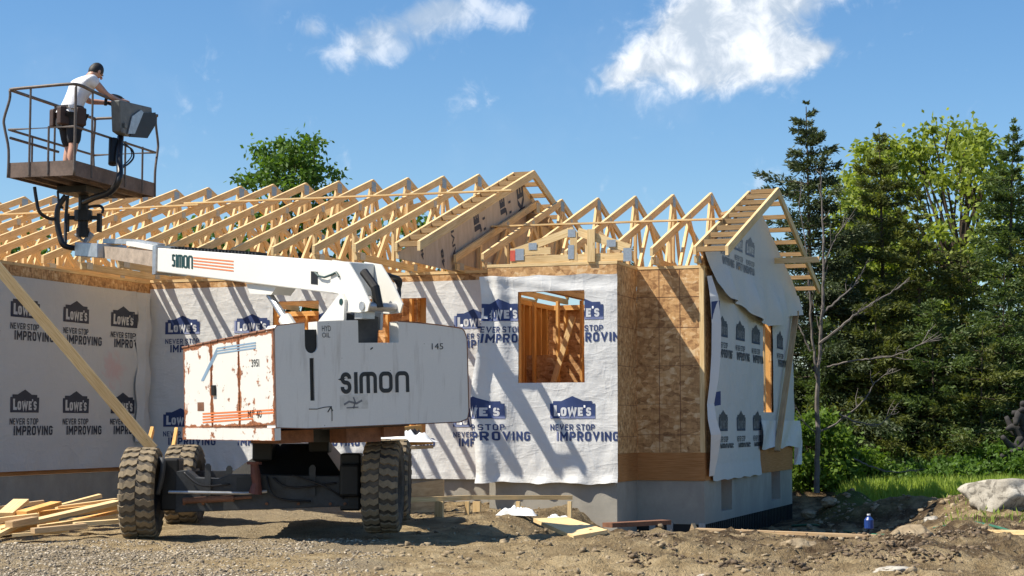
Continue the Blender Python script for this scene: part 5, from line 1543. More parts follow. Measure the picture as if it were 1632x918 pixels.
def wheel(cx, cz, hz, R, W, steer=0.0, side=1):
    c = H(cx, cz, hz); ax = (CR * math.cos(steer) + CF * math.sin(steer)).normalized(); fw_ = (CF * math.cos(steer) - CR * math.sin(steer)).normalized(); up = Vector((0, 0, 1))
    def P(x, r, t): return c + ax * x + (fw_ * math.cos(t) + up * math.sin(t)) * r
    m = MB(); n = 56
    prof = [(-W * .36, R * .56), (-W * .47, R * .64), (-W * .53, R * .78), (-W * .50, R * .90), (-W * .44, R * .955), (-W * .2, R * .965), (W * .2, R * .965), (W * .44, R * .955), (W * .50, R * .90), (W * .53, R * .78), (W * .47, R * .64), (W * .36, R * .56)]
    b = len(m.v)
    for i in range(n):
        for x, r in prof: m.v.append(tuple(P(x, r, 2 * math.pi * i / n)))
    k = len(prof)
    for i in range(n):
        j = (i + 1) % n
        for q in range(k - 1): m.face([b + i * k + q, b + i * k + q + 1, b + j * k + q + 1, b + j * k + q], [(0, 0)] * 4)
    # lugs: wavy bars running from near the centre over the shoulder, offset left and right
    NL = 24
    for s in (-1, 1):
        for i in range(NL):
            t0 = 2 * math.pi * (i + (.5 if s > 0 else 0)) / NL
            st = [(.01, .0, .26), (.14, .10, .30), (.26, .02, .30), (.38, .14, .30), (.47, .10, .28), (.535, .10, .26)]
            rows = []
            for fx, dt, w_ in st:
                dt = 2 * math.pi / NL * dt * 2.0; w2 = 2 * math.pi / NL * w_
                rt_ = R if fx < .45 else (R * .985 if fx < .5 else R * .90); rb = R * .95 if fx < .5 else R * .85
                rows.append([P(s * fx * W, rb, t0 + dt - w2), P(s * fx * W, rb, t0 + dt + w2), P(s * fx * W, rt_, t0 + dt + w2 * .86), P(s * fx * W, rt_, t0 + dt - w2 * .86)])
            b0 = len(m.v)
            for rw in rows: m.v.extend([tuple(p) for p in rw])
            for a in range(len(rows) - 1):
                for q in range(4):
                    q2 = (q + 1) % 4; f = [b0 + a * 4 + q, b0 + a * 4 + q2, b0 + (a + 1) * 4 + q2, b0 + (a + 1) * 4 + q]
                    m.face(f if s > 0 else f[::-1], [(0, 0)] * 4, 1)
            m.face([b0 + 0, b0 + 3, b0 + 2, b0 + 1] if s > 0 else [b0, b0 + 1, b0 + 2, b0 + 3], [(0, 0)] * 4, 1)
            e = b0 + (len(rows) - 1) * 4; m.face([e, e + 1, e + 2, e + 3] if s > 0 else [e + 3, e + 2, e + 1, e], [(0, 0)] * 4, 1)
    ty = m.build('tyre', [M['rubber'], M['tread']], lift)
    m = MB()
    for s in (-1, 1):
        rp = [(W * .36, .565), (W * .30, .52), (W * .20, .40), (W * .20, .16), (W * .30, .14), (W * .30, 0.001)]
        b = len(m.v)
        for i in range(28):
            for x, r in rp: m.v.append(tuple(P(s * x, r * R, 2 * math.pi * i / 28)))
        for i in range(28):
            j = (i + 1) % 28
            for q in range(len(rp) - 1):
                f = [b + i * 6 + q, b + i * 6 + q + 1, b + j * 6 + q + 1, b + j * 6 + q]; m.face(f, [(0, 0)] * 4)
        for i in range(8):
            t = 2 * math.pi * i / 8; m.tube([P(s * W * .19, R * .28, t), P(s * W * .24, R * .28, t)], .014, 6)
    m.build('rim', M['chassis'], ty)
wheel(xa(230, 17.76), 17.76, EYE + (675 - 785) / 2800 * 17.76, .460, .33, .05)
wheel(xa(612, 17.72), 17.72, EYE + (675 - 775) / 2800 * 17.72, .462, .34, -.03)
wheel(xa(297, 19.9), 19.9, EYE + (675 - 773) / 2800 * 19.9, .460, .34)
wheel(xa(624, 19.9), 19.9, EYE + (675 - 764) / 2800 * 19.9, .460, .40)

# ------------------------------------------------------------------ the worker in the basket
def skin_mesh(name, joints, bones, mat, parent, sub=2):
    off = wloc(parent) if parent is not None else Vector((0, 0, 0))
    me = bpy.data.meshes.new(name); names = list(joints)
    me.from_pydata([tuple(Vector(joints[k][0]) - off) for k in names], [], [])
    me.edges.add(len(bones))
    for i, (a, b) in enumerate(bones): me.edges[i].vertices = (names.index(a), names.index(b))
    o = bpy.data.objects.new(name, me); col.objects.link(o); o.parent = parent
    md = o.modifiers.new('skin', 'SKIN'); md.use_smooth_shade = True; md.use_x_symmetry = False
    for i, k in enumerate(names):
        r = joints[k][1]; r = r if isinstance(r, tuple) else (r, r)
        me.skin_vertices[0].data[i].radius = r; me.skin_vertices[0].data[i].use_root = (i == 0)
    s = o.modifiers.new('sub', 'SUBSURF'); s.levels = sub; s.render_levels = sub
    me.materials.append(mat); return o
pfeet = K(.40, .55, .05)
pers = empty('person', tuple(pfeet), 'worker in white t-shirt, black shorts and tool belt leaning over the raised controls', 'person')
fx = cw(.70, .71).normalized(); sx_ = Vector((-fx.y, fx.x, 0))     # he faces along the basket, his left is towards eL
PS_ = .93
def pp_(f, s, z): return pfeet + fx * (f * PS_ * 1.04) + sx_ * (s * PS_) + Vector((0, 0, z * PS_))
sh = 1.0
J = {}
J['pelvis'] = (pp_(.02, 0, .86), (.135, .11))
J['waist'] = (pp_(.04, 0, 1.00), (.125, .10))
J['chest'] = (pp_(.14, 0, 1.20), (.155, .12))
J['upper'] = (pp_(.23, 0, 1.34), (.15, .11))
J['neck'] = (pp_(.30, 0, 1.42), .055)
J['headb'] = (pp_(.35, 0, 1.47), .075)
J['headt'] = (pp_(.40, 0, 1.53), .078)
for s, n in ((1, 'l'), (-1, 'r')):
    J['sho' + n] = (pp_(.235, s * .19, 1.35), .062)
    J['elb' + n] = (pp_(.42, s * .24, 1.16 if s < 0 else 1.14), .043)
    J['wri' + n] = (pp_(.70, s * .12, 1.14), .028)
    J['pal' + n] = (pp_(.77, s * .09, 1.15), (.036, .022))
    J['hip' + n] = (pp_(.02, s * .10, .80), .092)
    J['kne' + n] = (pp_(.05 + .04 * s, s * .12, .44), .062)
    J['cal' + n] = (pp_(.02 + .04 * s, s * .12, .30), .058)
    J['ank' + n] = (pp_(.0 + .04 * s, s * .12, .09), .036)
    J['toe' + n] = (pp_(.15 + .04 * s, s * .13, .045), (.04, .03))
Bn = [('pelvis', 'waist'), ('waist', 'chest'), ('chest', 'upper'), ('upper', 'neck'), ('neck', 'headb'), ('headb', 'headt')]
for n in 'lr': Bn += [('upper', 'sho' + n), ('sho' + n, 'elb' + n), ('elb' + n, 'wri' + n), ('wri' + n, 'pal' + n), ('pelvis', 'hip' + n), ('hip' + n, 'kne' + n), ('kne' + n, 'cal' + n), ('cal' + n, 'ank' + n), ('ank' + n, 'toe' + n)]
for s, n in ((1, 'l'), (-1, 'r')):
    pb = Vector(J['pal' + n][0])
    for k in range(4):
        q = pb + fx * .03 + sx_ * (k - 1.5) * .019; L_ = (.052, .06, .055, .042)[k]
        J['f%d1' % k + n] = (q + fx * L_ * .6 + Vector((0, 0, .002)), .009); J['f%d2' % k + n] = (q + fx * (L_ * .95) + Vector((0, 0, -.03)), .008)
        Bn += [('pal' + n, 'f%d1' % k + n), ('f%d1' % k + n, 'f%d2' % k + n)]
    J['th' + n] = (pb + fx * .02 - sx_ * s * .045 + Vector((0, 0, -.012)), .010); Bn.append(('pal' + n, 'th' + n))
body = skin_mesh('body', J, Bn, M['skin'], pers)
# t-shirt, shorts, boots as clothing surfaces a little larger than the body
S = {k: (v[0], tuple(r + .022 for r in (v[1] if isinstance(v[1], tuple) else (v[1], v[1])))) for k, v in J.items()}
def sub(keys, bones, mat, name, extra=None):
    D = {k: S[k] for k in keys}
    if extra: D.update(extra)
    return skin_mesh(name, D, bones, mat, pers)
ex = {'hem': (pp_(.01, 0, .90), (.165, .14)), 'necku': (pp_(.285, 0, 1.395), .07),
      'slvl': (pp_(.31, .22, 1.26), .062), 'slvr': (pp_(.31, -.225, 1.265), .062)}
D_ = {'waist': (J['waist'][0], (.155, .135)), 'chest': (J['chest'][0], (.18, .145)), 'upper': (J['upper'][0], (.168, .13)), 'shol': (J['shol'][0], .08), 'shor': (J['shor'][0], .08)}; D_.update(ex)
skin_mesh('t_shirt', D_, [('waist', 'hem'), ('waist', 'chest'), ('chest', 'upper'), ('upper', 'necku'), ('upper', 'shol'), ('upper', 'shor'), ('shol', 'slvl'), ('shor', 'slvr')], M['shirt'], pers)
D_ = {'pelvis': (pp_(.02, 0, .86), (.155, .13))}
for s, n in ((1, 'l'), (-1, 'r')):
    D_['hip' + n] = (pp_(.02, s * .10, .78), .112); D_['kn' + n] = (pp_(.05 + .04 * s, s * .12, .42), .088); D_['m' + n] = (pp_(.035 + .02 * s, s * .115, .60), .10)
skin_mesh('shorts', D_, [('pelvis', 'hipl'), ('hipl', 'ml'), ('ml', 'knl'), ('pelvis', 'hipr'), ('hipr', 'mr'), ('mr', 'knr')], M['shorts'], pers)
for s in (1, -1):
    skin_mesh('boot', {'a': (pp_(.04 * s, s * .12, .07), .056), 't': (pp_(.0 + .04 * s, s * .12, .17), .052), 'b': (pp_(.14 + .04 * s, s * .13, .05), (.052, .045))}, [('a', 't'), ('a', 'b')], M['leather'], pers)
m = MB(); ring = [pp_(.02 + .155 * math.cos(t), .175 * math.sin(t), .955) for t in np.linspace(0, 2 * math.pi, 20)[:-1]]
m.tube(ring, .026, 6, closed=True); belt = m.build('tool_belt', M['shorts'], pers)
for f, s, n_ in ((-.10, .16, 'l'), (-.14, -.10, 'r'), (.06, -.18, 's')):
    m = MB(); c = pp_(f, s, .84); m.hexa([c + fx * a + sx_ * b + Vector((0, 0, z)) for z in (-.13, .10) for b in (-.05, .05) for a in (-.07 - z * .0, .07)]); m.build('tool_pouch', M['leather'], belt, bevel=.02)
m = MB(); c = pp_(-.06, -.175, .95); m.hexa([c + fx * a + sx_ * b + Vector((0, 0, z)) for z in (-.02, .02) for b in (-.012, .0) for a in (-.05, .05)]); m.build('tape_measure', M['shirt'], belt, bevel=.005)
# head: cranium, face, hair, ears
hc = pp_(.40, 0, 1.515); hd = (fx * .55 + Vector((0, 0, -.35))).normalized(); hu = (fx * .40 + Vector((0, 0, .85))); hu = (hu - hd * hu.dot(hd)).normalized(); hs = hu.cross(hd).normalized()
def ell(m, c, rs, axs, n=18, k=12, cut=None, face=False):
    b = len(m.v); 
    for i in range(k + 1):
        ph = math.pi * i / k
        for j in range(n):
            t = 2 * math.pi * j / n
            x, y, z = math.sin(ph) * math.cos(t), math.sin(ph) * math.sin(t), math.cos(ph)
            sx, sy = 1, 1
            if face and z < 0: sx = 1 - .28 * (-z); sy = 1 - .18 * (-z)
            m.v.append(tuple(c + axs[0] * x * rs[0] * sx + axs[1] * y * rs[1] * sy + axs[2] * z * rs[2]))
    for i in range(k):
        if cut and cut(i / k): continue
        for j in range(n):
            j2 = (j + 1) % n; m.face([b + i * n + j, b + (i + 1) * n + j, b + (i + 1) * n + j2, b + i * n + j2], [(0, 0)] * 4)
m = MB(); ell(m, hc, (.092, .072, .110), (hd, hs, hu), face=True)
ell(m, hc + hd * .10 - hu * .02, (.018, .013, .022), (hd, hs, hu), 8, 6)
for s in (-1, 1): ell(m, hc + hs * s * .078 - hu * .01, (.020, .010, .030), (hd, hs, hu), 8, 6)
ell(m, hc + hd * .078 - hu * .068, (.012, .024, .007), (hd, hs, hu), 8, 6)
m.build('head', M['skin'], pers, smooth=True)
m = MB(); ell(m, hc - hd * .010 + hu * .012, (.097, .079, .113), (hd, hs, hu), cut=lambda f: f > .56); ell(m, hc - hd * .03 + hu * .0, (.078, .075, .098), (hd, hs, hu), cut=lambda f: f > .78)
m.build('hair', M['hair'], pers, smooth=True)
for s in (-1, 1):
    m = MB(); ell(m, hc + hd * .088 + hs * s * .03 + hu * .006, (.008, .012, .007), (hd, hs, hu), 8, 6); m.build('eye', M['hair'], pers, smooth=True)

# ------------------------------------------------------------------ things on the site
def board(p0, p1, w, h, mat, label, name='board', cat='board', group=None, up=(0, 0, 1)):
    o = MB().beam(p0, p1, w, h, up).build(name, M[mat]); return tag(o, label, cat, group)
# long diagonal brace against the wing wall, a shorter pair beyond it
p1 = at(244, 716, 20.6); p0 = at(-8, 421, 20.3)
board(p0, p1, .035, .125, 'wood', 'long pale board leaning diagonally across the printed wing wall, behind the left wheel', 'brace_board', 'board', None, (0.7, 0, .7))
board(at(243, 684, 22.4), at(232, 728, 22.0), .04, .09, 'wood_o', 'short brown stake standing behind the left wheel, left of its twin', 'stake', 'stake')
board(at(281, 686, 22.6), at(276, 714, 22.2), .04, .09, 'wood_o', 'short brown stake standing behind the left wheel, right of its twin', 'stake', 'stake')
# lumber pile
pile = [((-6, 845, 17.4), (188, 800, 18.6), .15, .04, 'wood', 'long board sloping up to the left wheel on top of the lumber pile'),
        ((0, 832, 18.9), (160, 790, 19.4), .14, .04, 'wood', 'narrow board lying highest at the back of the lumber pile'),
        ((60, 822, 18.7), (190, 806, 19.2), .10, .09, 'wood_o', 'shaded beam tucked behind the long board of the lumber pile'),
        ((-20, 812, 19.1), (70, 800, 19.3), .14, .04, 'wood_b', 'pale board at the upper left end of the lumber pile'),
        ((8, 820, 18.3), (34, 798, 18.7), .17, .04, 'wood', 'short wide board tilted up at the left of the lumber pile'),
        ((34, 818, 18.3), (90, 802, 18.7), .16, .04, 'wood_o', 'orange brown board leaning beside the tilted wide board of the pile'),
        ((-10, 830, 17.9), (60, 822, 18.1), .13, .05, 'wood', 'pale board across the left middle of the lumber pile'),
        ((-16, 858, 17.2), (35, 832, 17.6), .10, .04, 'wood', 'board pointing to the lower left corner of the lumber pile'),
        ((14, 836, 17.3), (56, 828, 17.6), .10, .06, 'wood_b', 'short stub block at the front of the lumber pile'),
        ((52, 846, 17.1), (136, 838, 17.4), .12, .05, 'wood_b', 'low board in front of the long board of the lumber pile'),
        ((118, 836, 17.5), (196, 830, 17.7), .13, .04, 'wood', 'pale flat board under the right end of the lumber pile beside the wheel'),
        ((118, 832, 18.4), (198, 816, 18.6), .16, .06, 'wood_o', 'dark orange board between the two right hand boards of the pile'),
        ((-12, 850, 17.6), (52, 838, 17.9), .18, .05, 'wood_o', 'shaded brown board at the bottom left of the lumber pile'),
        ((90, 810, 18.9), (186, 797, 19.3), .09, .04, 'wood', 'thin strip of lumber behind the long board of the pile')]
pile += [((-10, 838, 18.5), (120, 816, 18.9), .10, .04, 'wood_b', 'weathered board crossing under the long board near the middle of the pile'),
         ((20, 853, 17.2), (110, 846, 17.3), .09, .03, 'wood', 'thin pale strip on the bare soil at the very front of the pile'),
         ((-14, 842, 18.1), (92, 828, 18.4), .12, .04, 'wood_o', 'orange board under the left half of the long board'),
         ((60, 840, 18.0), (192, 822, 18.5), .10, .04, 'wood', 'pale board just below the long board, running to the left wheel')]
for i, (a, b, w, h, mt, lab) in enumerate(pile):
    board(at(*a), at(*b), w, h, mt, lab, 'board', 'board', 'boards thrown on the lumber pile')
# low lumber form frame before the recess
fz = at(655, 797, 21.0)
fr = empty('lumber_frame', tuple(at(780, 828, 20.6)), 'low yellow lumber rail on short posts standing before the concrete by the porch', 'lumber frame')
a, b, c = at(652, 797, 20.2), at(750, 793, 20.7), at(912, 793, 20.9)
MB().beam(a, b, .04, .055).build('rail', M['wood'], fr); MB().beam(b + Vector((0, 0, .001)), c, .04, .05).build('rail', M['wood'], fr)
for px, Z, w_, py in ((700, 20.4, .10, 825), (745, 20.6, .05, 828), (760, 20.9, .09, 826), (826, 20.7, .045, 829), (908, 20.8, .045, 830)):
    t = at(px, 799, Z); g_ = gh(t.x, t.y)
    MB().box(t.x - w_ / 2, t.x + w_ / 2, t.y - .02, t.y + .02, min(g_, at(px, py, Z).z) - .03, t.z).build('post', M['wood'], fr)
# concrete step form seen behind it
a, b = at(648, 772, 21.6), at(706, 764, 22.2)
o = MB().prism([a, b, Vector((b.x, b.y, 0)), Vector((a.x, a.y, 0))], Vector((0, .05, 0))).build('form_panel', M['wood_b']); tag(o, 'brown form panel standing on edge behind the right wheel of the lift', 'panel')
# things stacked behind the right wheel
for i, (a, b, w, h, mt, lab) in enumerate((((592, 710, 21.0), (682, 704, 21.3), .35, .05, 'wood_o', 'orange board lying level behind the top of the right wheel'),
                                  ((604, 716, 20.9), (690, 712, 21.0), .10, .04, 'wood_b', 'pale strip sticking out behind the right wheel, lowest of the boards there'),
                                  ((584, 700, 21.3), (672, 690, 21.6), .06, .20, 'wood_o', 'upright orange plank standing behind the crumpled white plastic'))):
    board(at(*a), at(*b), w, h, mt, lab, 'board', 'board')
sup = MB(); p = at(640, 712, 21.2); sup.box(p.x - .45, p.x - .40, p.y - .02, p.y + .2, 0.0, p.z - .03); sup.box(p.x - .10, p.x - .05, p.y - .02, p.y + .2, 0.0, p.z - .03); sup.box(p.x - .45, p.x - .05, p.y + .06, p.y + .10, p.z - .12, p.z - .03)
o = sup.build('sawhorse', M['wood_b']); tag(o, 'low wooden sawhorse holding loose boards behind the right wheel', 'sawhorse')
def crumple(c, ex, ey, ez, seed, name, mat, lab, cat, n=18):
    V, F = [], []
    for j in range(n + 1):
        for i in range(n + 1):
            u, v = i / n * 2 - 1, j / n * 2 - 1; e = max(0, 1 - u ** 4) * max(0, 1 - v ** 4)
            q = Vector((u * 2.3, v * 2.3, seed)); nz = abs(noise.noise(q)) * 1.2 + .5 * abs(noise.noise(q * 2.7))
            V.append((c[0] + u * ex * (1 + .12 * noise.noise(q + Vector((3, 0, 0)))), c[1] + v * ey * (1 + .15 * noise.noise(q + Vector((0, 5, 0)))), c[2] + ez * e * (.25 + nz)))
    for j in range(n):
        for i in range(n): a = j * (n + 1) + i; F.append((a, a + 1, a + n + 2, a + n + 1))
    o = np_mesh(name, V, F, mat, None, tuple(c), smooth=True); tag(o, lab, cat)
p = at(640, 708, 21.1); crumple((p.x, p.y, p.z + .03), .42, .14, .12, 4, 'plastic_sheet', M['pipe'], 'crumpled white plastic sheet heaped on boards behind the right wheel', 'plastic sheet')
p = at(655, 703, 21.3); crumple((p.x, p.y, p.z + .04), .16, .10, .10, 9, 'black_bag', M['hose'], 'small black bag on the crumpled white plastic behind the wheel', 'bag', 12)
# white pipes / wrap scraps on the soil
for (a, b, w, lab) in (((795, 829, 20.3), (852, 826, 20.5), .07, 'flat white plastic strip on the soil below the lumber rail'), ((856, 826, 21.0), (922, 823, 21.1), .12, 'white plastic bundle on the soil at the right post of the lumber rail')):
    A0, B0 = at(*a), at(*b); c = (A0 + B0) / 2; g_ = gh(c.x, c.y)
    crumple((c.x, c.y, g_ + .01), (B0 - A0).length / 2, w, .10, w * 30, 'plastic_scrap', M['pipe'], lab, 'plastic')
# ramp sheet
q = [at(850, 826, 19.2), at(904, 824, 19.4), at(968, 857, 17.3), at(914, 862, 17.1)]
m = MB(); m.prism([Vector((p.x, p.y, max(p.z, gh(p.x, p.y) + .05))) for p in q], Vector((0, 0, -.04)))
tag(m.build('ramp_board', M['wood']), 'wide pale plank laid as a ramp down the soil before the box wall', 'plank')
board(at(912, 866, 17.0), at(1002, 855, 17.6), .10, .035, 'wood_b', 'flat grey brown board lying under the foot of the ramp plank')
for a, b, w, h, mt, lab in (((968, 837, 19.6), (1062, 832, 20.2), .16, .05, 'rust', 'rusty brown board lying flat at the edge of the trench, upper of two'),
                            ((978, 850, 18.3), (1092, 872, 16.9), .10, .05, 'rust', 'rusty brown board sloping into the soil before the trench, lower of two'),
                            ((968, 848, 18.4), (1020, 855, 17.6), .06, .02, 'galv', 'thin grey metal strip beside the rusty boards')):
    board(at(*a), at(*b), w, h, mt, lab)
for a, b, w, h, mt, lab in (((1110, 850, 17.6), (1412, 868, 16.9), .10, .030, 'wood_b', 'long thin board lying along the edge of the dark trench'),
                            ((1538, 856, 18.3), (1660, 890, 16.6), .12, .045, 'wood', 'pale board lying on the soil at the right edge before the hose'),
                            ):
    A0, B0 = at(*a), at(*b)
    for P_ in (A0, B0): P_.z = max(P_.z, gh(P_.x, P_.y) + .02)
    board(A0, B0, w, h, mt, lab)
p = at(1104, 848, 18.2); m = MB(); m.prism([p + Vector((-.07, 0, -.1)), p + Vector((.09, 0, -.1)), p + Vector((-.01, 0, .09))], Vector((.02, .05, 0)))
tag(m.build('wood_offcut', M['wood_b']), 'small triangular wood offcut sticking up at the trench edge', 'offcut')
# blue jug
p = at(1385, 843, 19.6); m = MB(); bl = []
for r, z in ((.045, 0), (.052, .01), (.052, .10), (.03, .13), (.018, .135), (.018, .15)): bl.append((r, z))
pts = [Vector((p.x, p.y, p.z + z)) for r, z in bl]; m.tube(pts, [r for r, z in bl], 14)
jg = m.build('water_jug', M['jug']); tag(jg, 'small blue plastic jug standing on the shaded spoil heap', 'jug')
m = MB(); m.tube([p + Vector((0, 0, .15)), p + Vector((0, 0, .165))], .02, 12); m.build('cap', M['pipe'], jg)
# green hose
def hose_line(pix, r):
    pts = []
    for px, py, Z in pix:
        q = at(px, py, Z); q.z = gh(q.x, q.y) + .02; pts.append(q)
    o = MB().tube(bez(pts, 8), r, 8).build('garden_hose', M['greenhose'], smooth=True); return o
tag(hose_line([(1262, 802, 26), (1300, 806, 25.5), (1350, 812, 24.5), (1400, 822, 23), (1440, 828, 22), (1480, 836, 21), (1535, 843, 19.6), (1560, 850, 18.9), (1600, 862, 17.9), (1650, 882, 16.8)], .016), 'green garden hose winding over the spoil heap and out at the right', 'hose')

# ------------------------------------------------------------------ stones, gravel, clods
M['darkclod'] = m_rock('damp_earth_clods', (.08, .053, .032), (.19, .135, .082), (.33, .25, .155))
rs = np.random.RandomState(5)
t_ = (1 + 5 ** .5) / 2
ICO_V = np.array([(-1, t_, 0), (1, t_, 0), (-1, -t_, 0), (1, -t_, 0), (0, -1, t_), (0, 1, t_), (0, -1, -t_), (0, 1, -t_), (t_, 0, -1), (t_, 0, 1), (-t_, 0, -1), (-t_, 0, 1)]) / math.sqrt(1 + t_ * t_)
ICO_F = np.array([(0, 11, 5), (0, 5, 1), (0, 1, 7), (0, 7, 10), (0, 10, 11), (1, 5, 9), (5, 11, 4), (11, 10, 2), (10, 7, 6), (7, 1, 8), (3, 9, 4), (3, 4, 2), (3, 2, 6), (3, 6, 8), (3, 8, 9), (4, 9, 5), (2, 4, 11), (6, 2, 10), (8, 6, 7), (9, 8, 1)])
def scatter(name, pts, sizes, mat, label, squash=.65):
    n = len(pts); V = ICO_V[None] * (1 + 1.1 * (rs.rand(n, 12, 1) - .5)); V = V * (1 + .5 * (rs.rand(n, 1, 3) - .5)) * np.array([1, 1, squash])
    a = rs.rand(n) * 6.28; c, s = np.cos(a), np.sin(a); R = np.zeros((n, 3, 3)); R[:, 0, 0] = c; R[:, 0, 1] = -s; R[:, 1, 0] = s; R[:, 1, 1] = c; R[:, 2, 2] = 1
    V = np.einsum('nij,nkj->nki', R, V) * np.asarray(sizes)[:, None, None] + np.asarray(pts)[:, None, :]
    F = (ICO_F[None] + 12 * np.arange(n)[:, None, None]).reshape(-1, 3)
    o = np_mesh(name, V.reshape(-1, 3), F, mat); tag(o, kind='stuff')
    if label: o['label'] = label
    return o
def cast(n, pxr, zr, accept=None):
    out = []
    while len(out) < n:
        px = pxr[0] + rs.rand() * (pxr[1] - pxr[0]); Z = zr[0] + rs.rand() * (zr[1] - zr[0])
        X = (px - 816) / FL * Z; p = cw(X, Z)
        if accept and not accept(px, Z, p): continue
        out.append((p.x, p.y, gh(p.x, p.y)))
    return np.array(out)
def acc(px, Z, p):
    n = fbm(p.x * .8, p.y * .8, 2, 44)
    return Z < 17.2 + n and px < 600 + 200 * n and rs.rand() < .35 + 1.3 * (.35 - n)
P1 = cast(15000, (-60, 700), (12.8, 18.4), acc); scatter('gravel', P1, .005 + .013 * rs.rand(len(P1)) ** 2, M['gravel'], None)
P1b = cast(1300, (-60, 1700), (12.8, 18.5)); scatter('pebbles', P1b, .005 + .008 * rs.rand(len(P1b)) ** 3, M['gravel'], None)
P2 = cast(2600, (560, 1720), (12.8, 24), lambda px, Z, p: (p.x > -6 or p.y < 22) and rs.rand() < (.25 + .75 * (fbm(p.x * 1.1, p.y * 1.1, 2, 8) > 0)))
scatter('soil_clods', P2 + np.array([0, 0, .004]), .008 + .034 * rs.rand(len(P2)) ** 4, M['clod'], None)
P3 = cast(900, (1230, 1560), (22.5, 29), lambda px, Z, p: p.x > -4.4)
def acd(px, Z, p):
    return fbm(p.x * 1.6, p.y * 1.6, 3, 71) > .12
P4 = cast(2000, (1000, 1560), (14.3, 17.6), acd)
scatter('dark_clods', P4 + np.array([0, 0, .006]), .007 + .026 * rs.rand(len(P4)) ** 3, M['darkclod'], None)
scatter('spoil_clods', P3, .012 + .045 * rs.rand(len(P3)) ** 3, M['clod'], None)

def rock(px, py, Z, w, h, seed, label, d=None, name='rock', mat='rock', cat='rock', group=None, sink=.06):
    bm = bmesh.new(); bmesh.ops.create_icosphere(bm, subdivisions=4, radius=1)
    p = at(px, py, Z); z0 = gh(p.x, p.y); p.z = min(p.z, z0 + .05) if Z > 20 else z0
    d = d or w * .7
    for v in bm.verts:
        c = v.co.copy(); n = noise.noise(c * 1.1 + Vector((seed, 0, 0))) * .40 + noise.noise(c * 2.6 + Vector((0, seed, 0))) * .20 + noise.noise(c * 6 + Vector((0, 0, seed))) * .06
        c *= 1 + n
        # facets
        for k in range(5):
            rr = random.Random(seed * 10 + k); nn = Vector((rr.uniform(-1, 1), rr.uniform(-1, 1), rr.uniform(-.3, 1))).normalized(); dd = c.dot(nn) - .74
            if dd > 0: c -= nn * dd * .85
        v.co = RV * c.x * w / 2 + FV * c.y * d / 2 + Vector((0, 0, c.z * h / 2 + h * .5 - sink))
    me = bpy.data.meshes.new(name); bm.to_mesh(me); bm.free()
    for f in me.polygons: f.use_smooth = True
    me.materials.append(M[mat]); o = bpy.data.objects.new(name, me); col.objects.link(o); o.location = p
    return tag(o, label, cat, group)
rock(1612, 822, 22.4, 1.08, .58, 3, 'big pale boulder on the grass edge at the right', .8, 'boulder', 'rock', 'boulder')
rock(1484, 824, 22.6, .24, .11, 5, 'small pale rock left of the big boulder, nearer the spoil heap')
rock(1514, 825, 22.6, .18, .09, 6, 'small pale rock close against the left side of the big boulder')
rock(1588, 842, 20.6, .16, .10, 7, 'small rock on the bare soil below the big boulder')
rock(1345, 846, 20.2, .24, .17, 8, 'sunlit pale rock on the shaded heap, left of the blue jug')
rock(1372, 838, 20.6, .18, .12, 10, 'sunlit rock just behind the blue jug')
rock(1398, 846, 20.0, .14, .17, 11, 'narrow sunlit rock touching the right of the blue jug')
rock(1428, 846, 20.0, .20, .08, 12, 'flat sunlit rock at the right end of the shaded heap')
rock(1482, 866, 17.6, .17, .09, 13, 'dark rock on the trench edge near the end of the long thin board')
rock(1130, 912, 14.2, .17, .06, 14, 'flat pale stone in the foreground soil')
rock(1430, 912, 14.0, .34, .07, 15, 'broad pale stone flush with the foreground soil at the bottom')
rock(1288, 795, 26.5, .26, .16, 16, 'earth lump at the left end of the row behind the gable', .3, 'earth_lump', 'clod', 'earth lump', 'earth lumps behind the gable')
rock(1322, 795, 26.5, .24, .17, 17, 'taller earth lump in the row behind the gable, second from the wall', .3, 'earth_lump', 'clod', 'earth lump', 'earth lumps behind the gable')
rock(1405, 808, 25.2, .34, .15, 18, 'wide reddish earth lump in front of the grass', .3, 'earth_lump', 'clod', 'earth lump', 'earth lumps behind the gable')
rock(1450, 870, 16.9, .42, .18, 20, 'dark clod of soil on the swell before the trench, right of the thin board', .3, 'earth_lump', 'clod', 'earth lump')
rock(1275, 880, 16.2, .36, .15, 21, 'dark clod of soil just below the long thin board', .3, 'earth_lump', 'clod', 'earth lump')

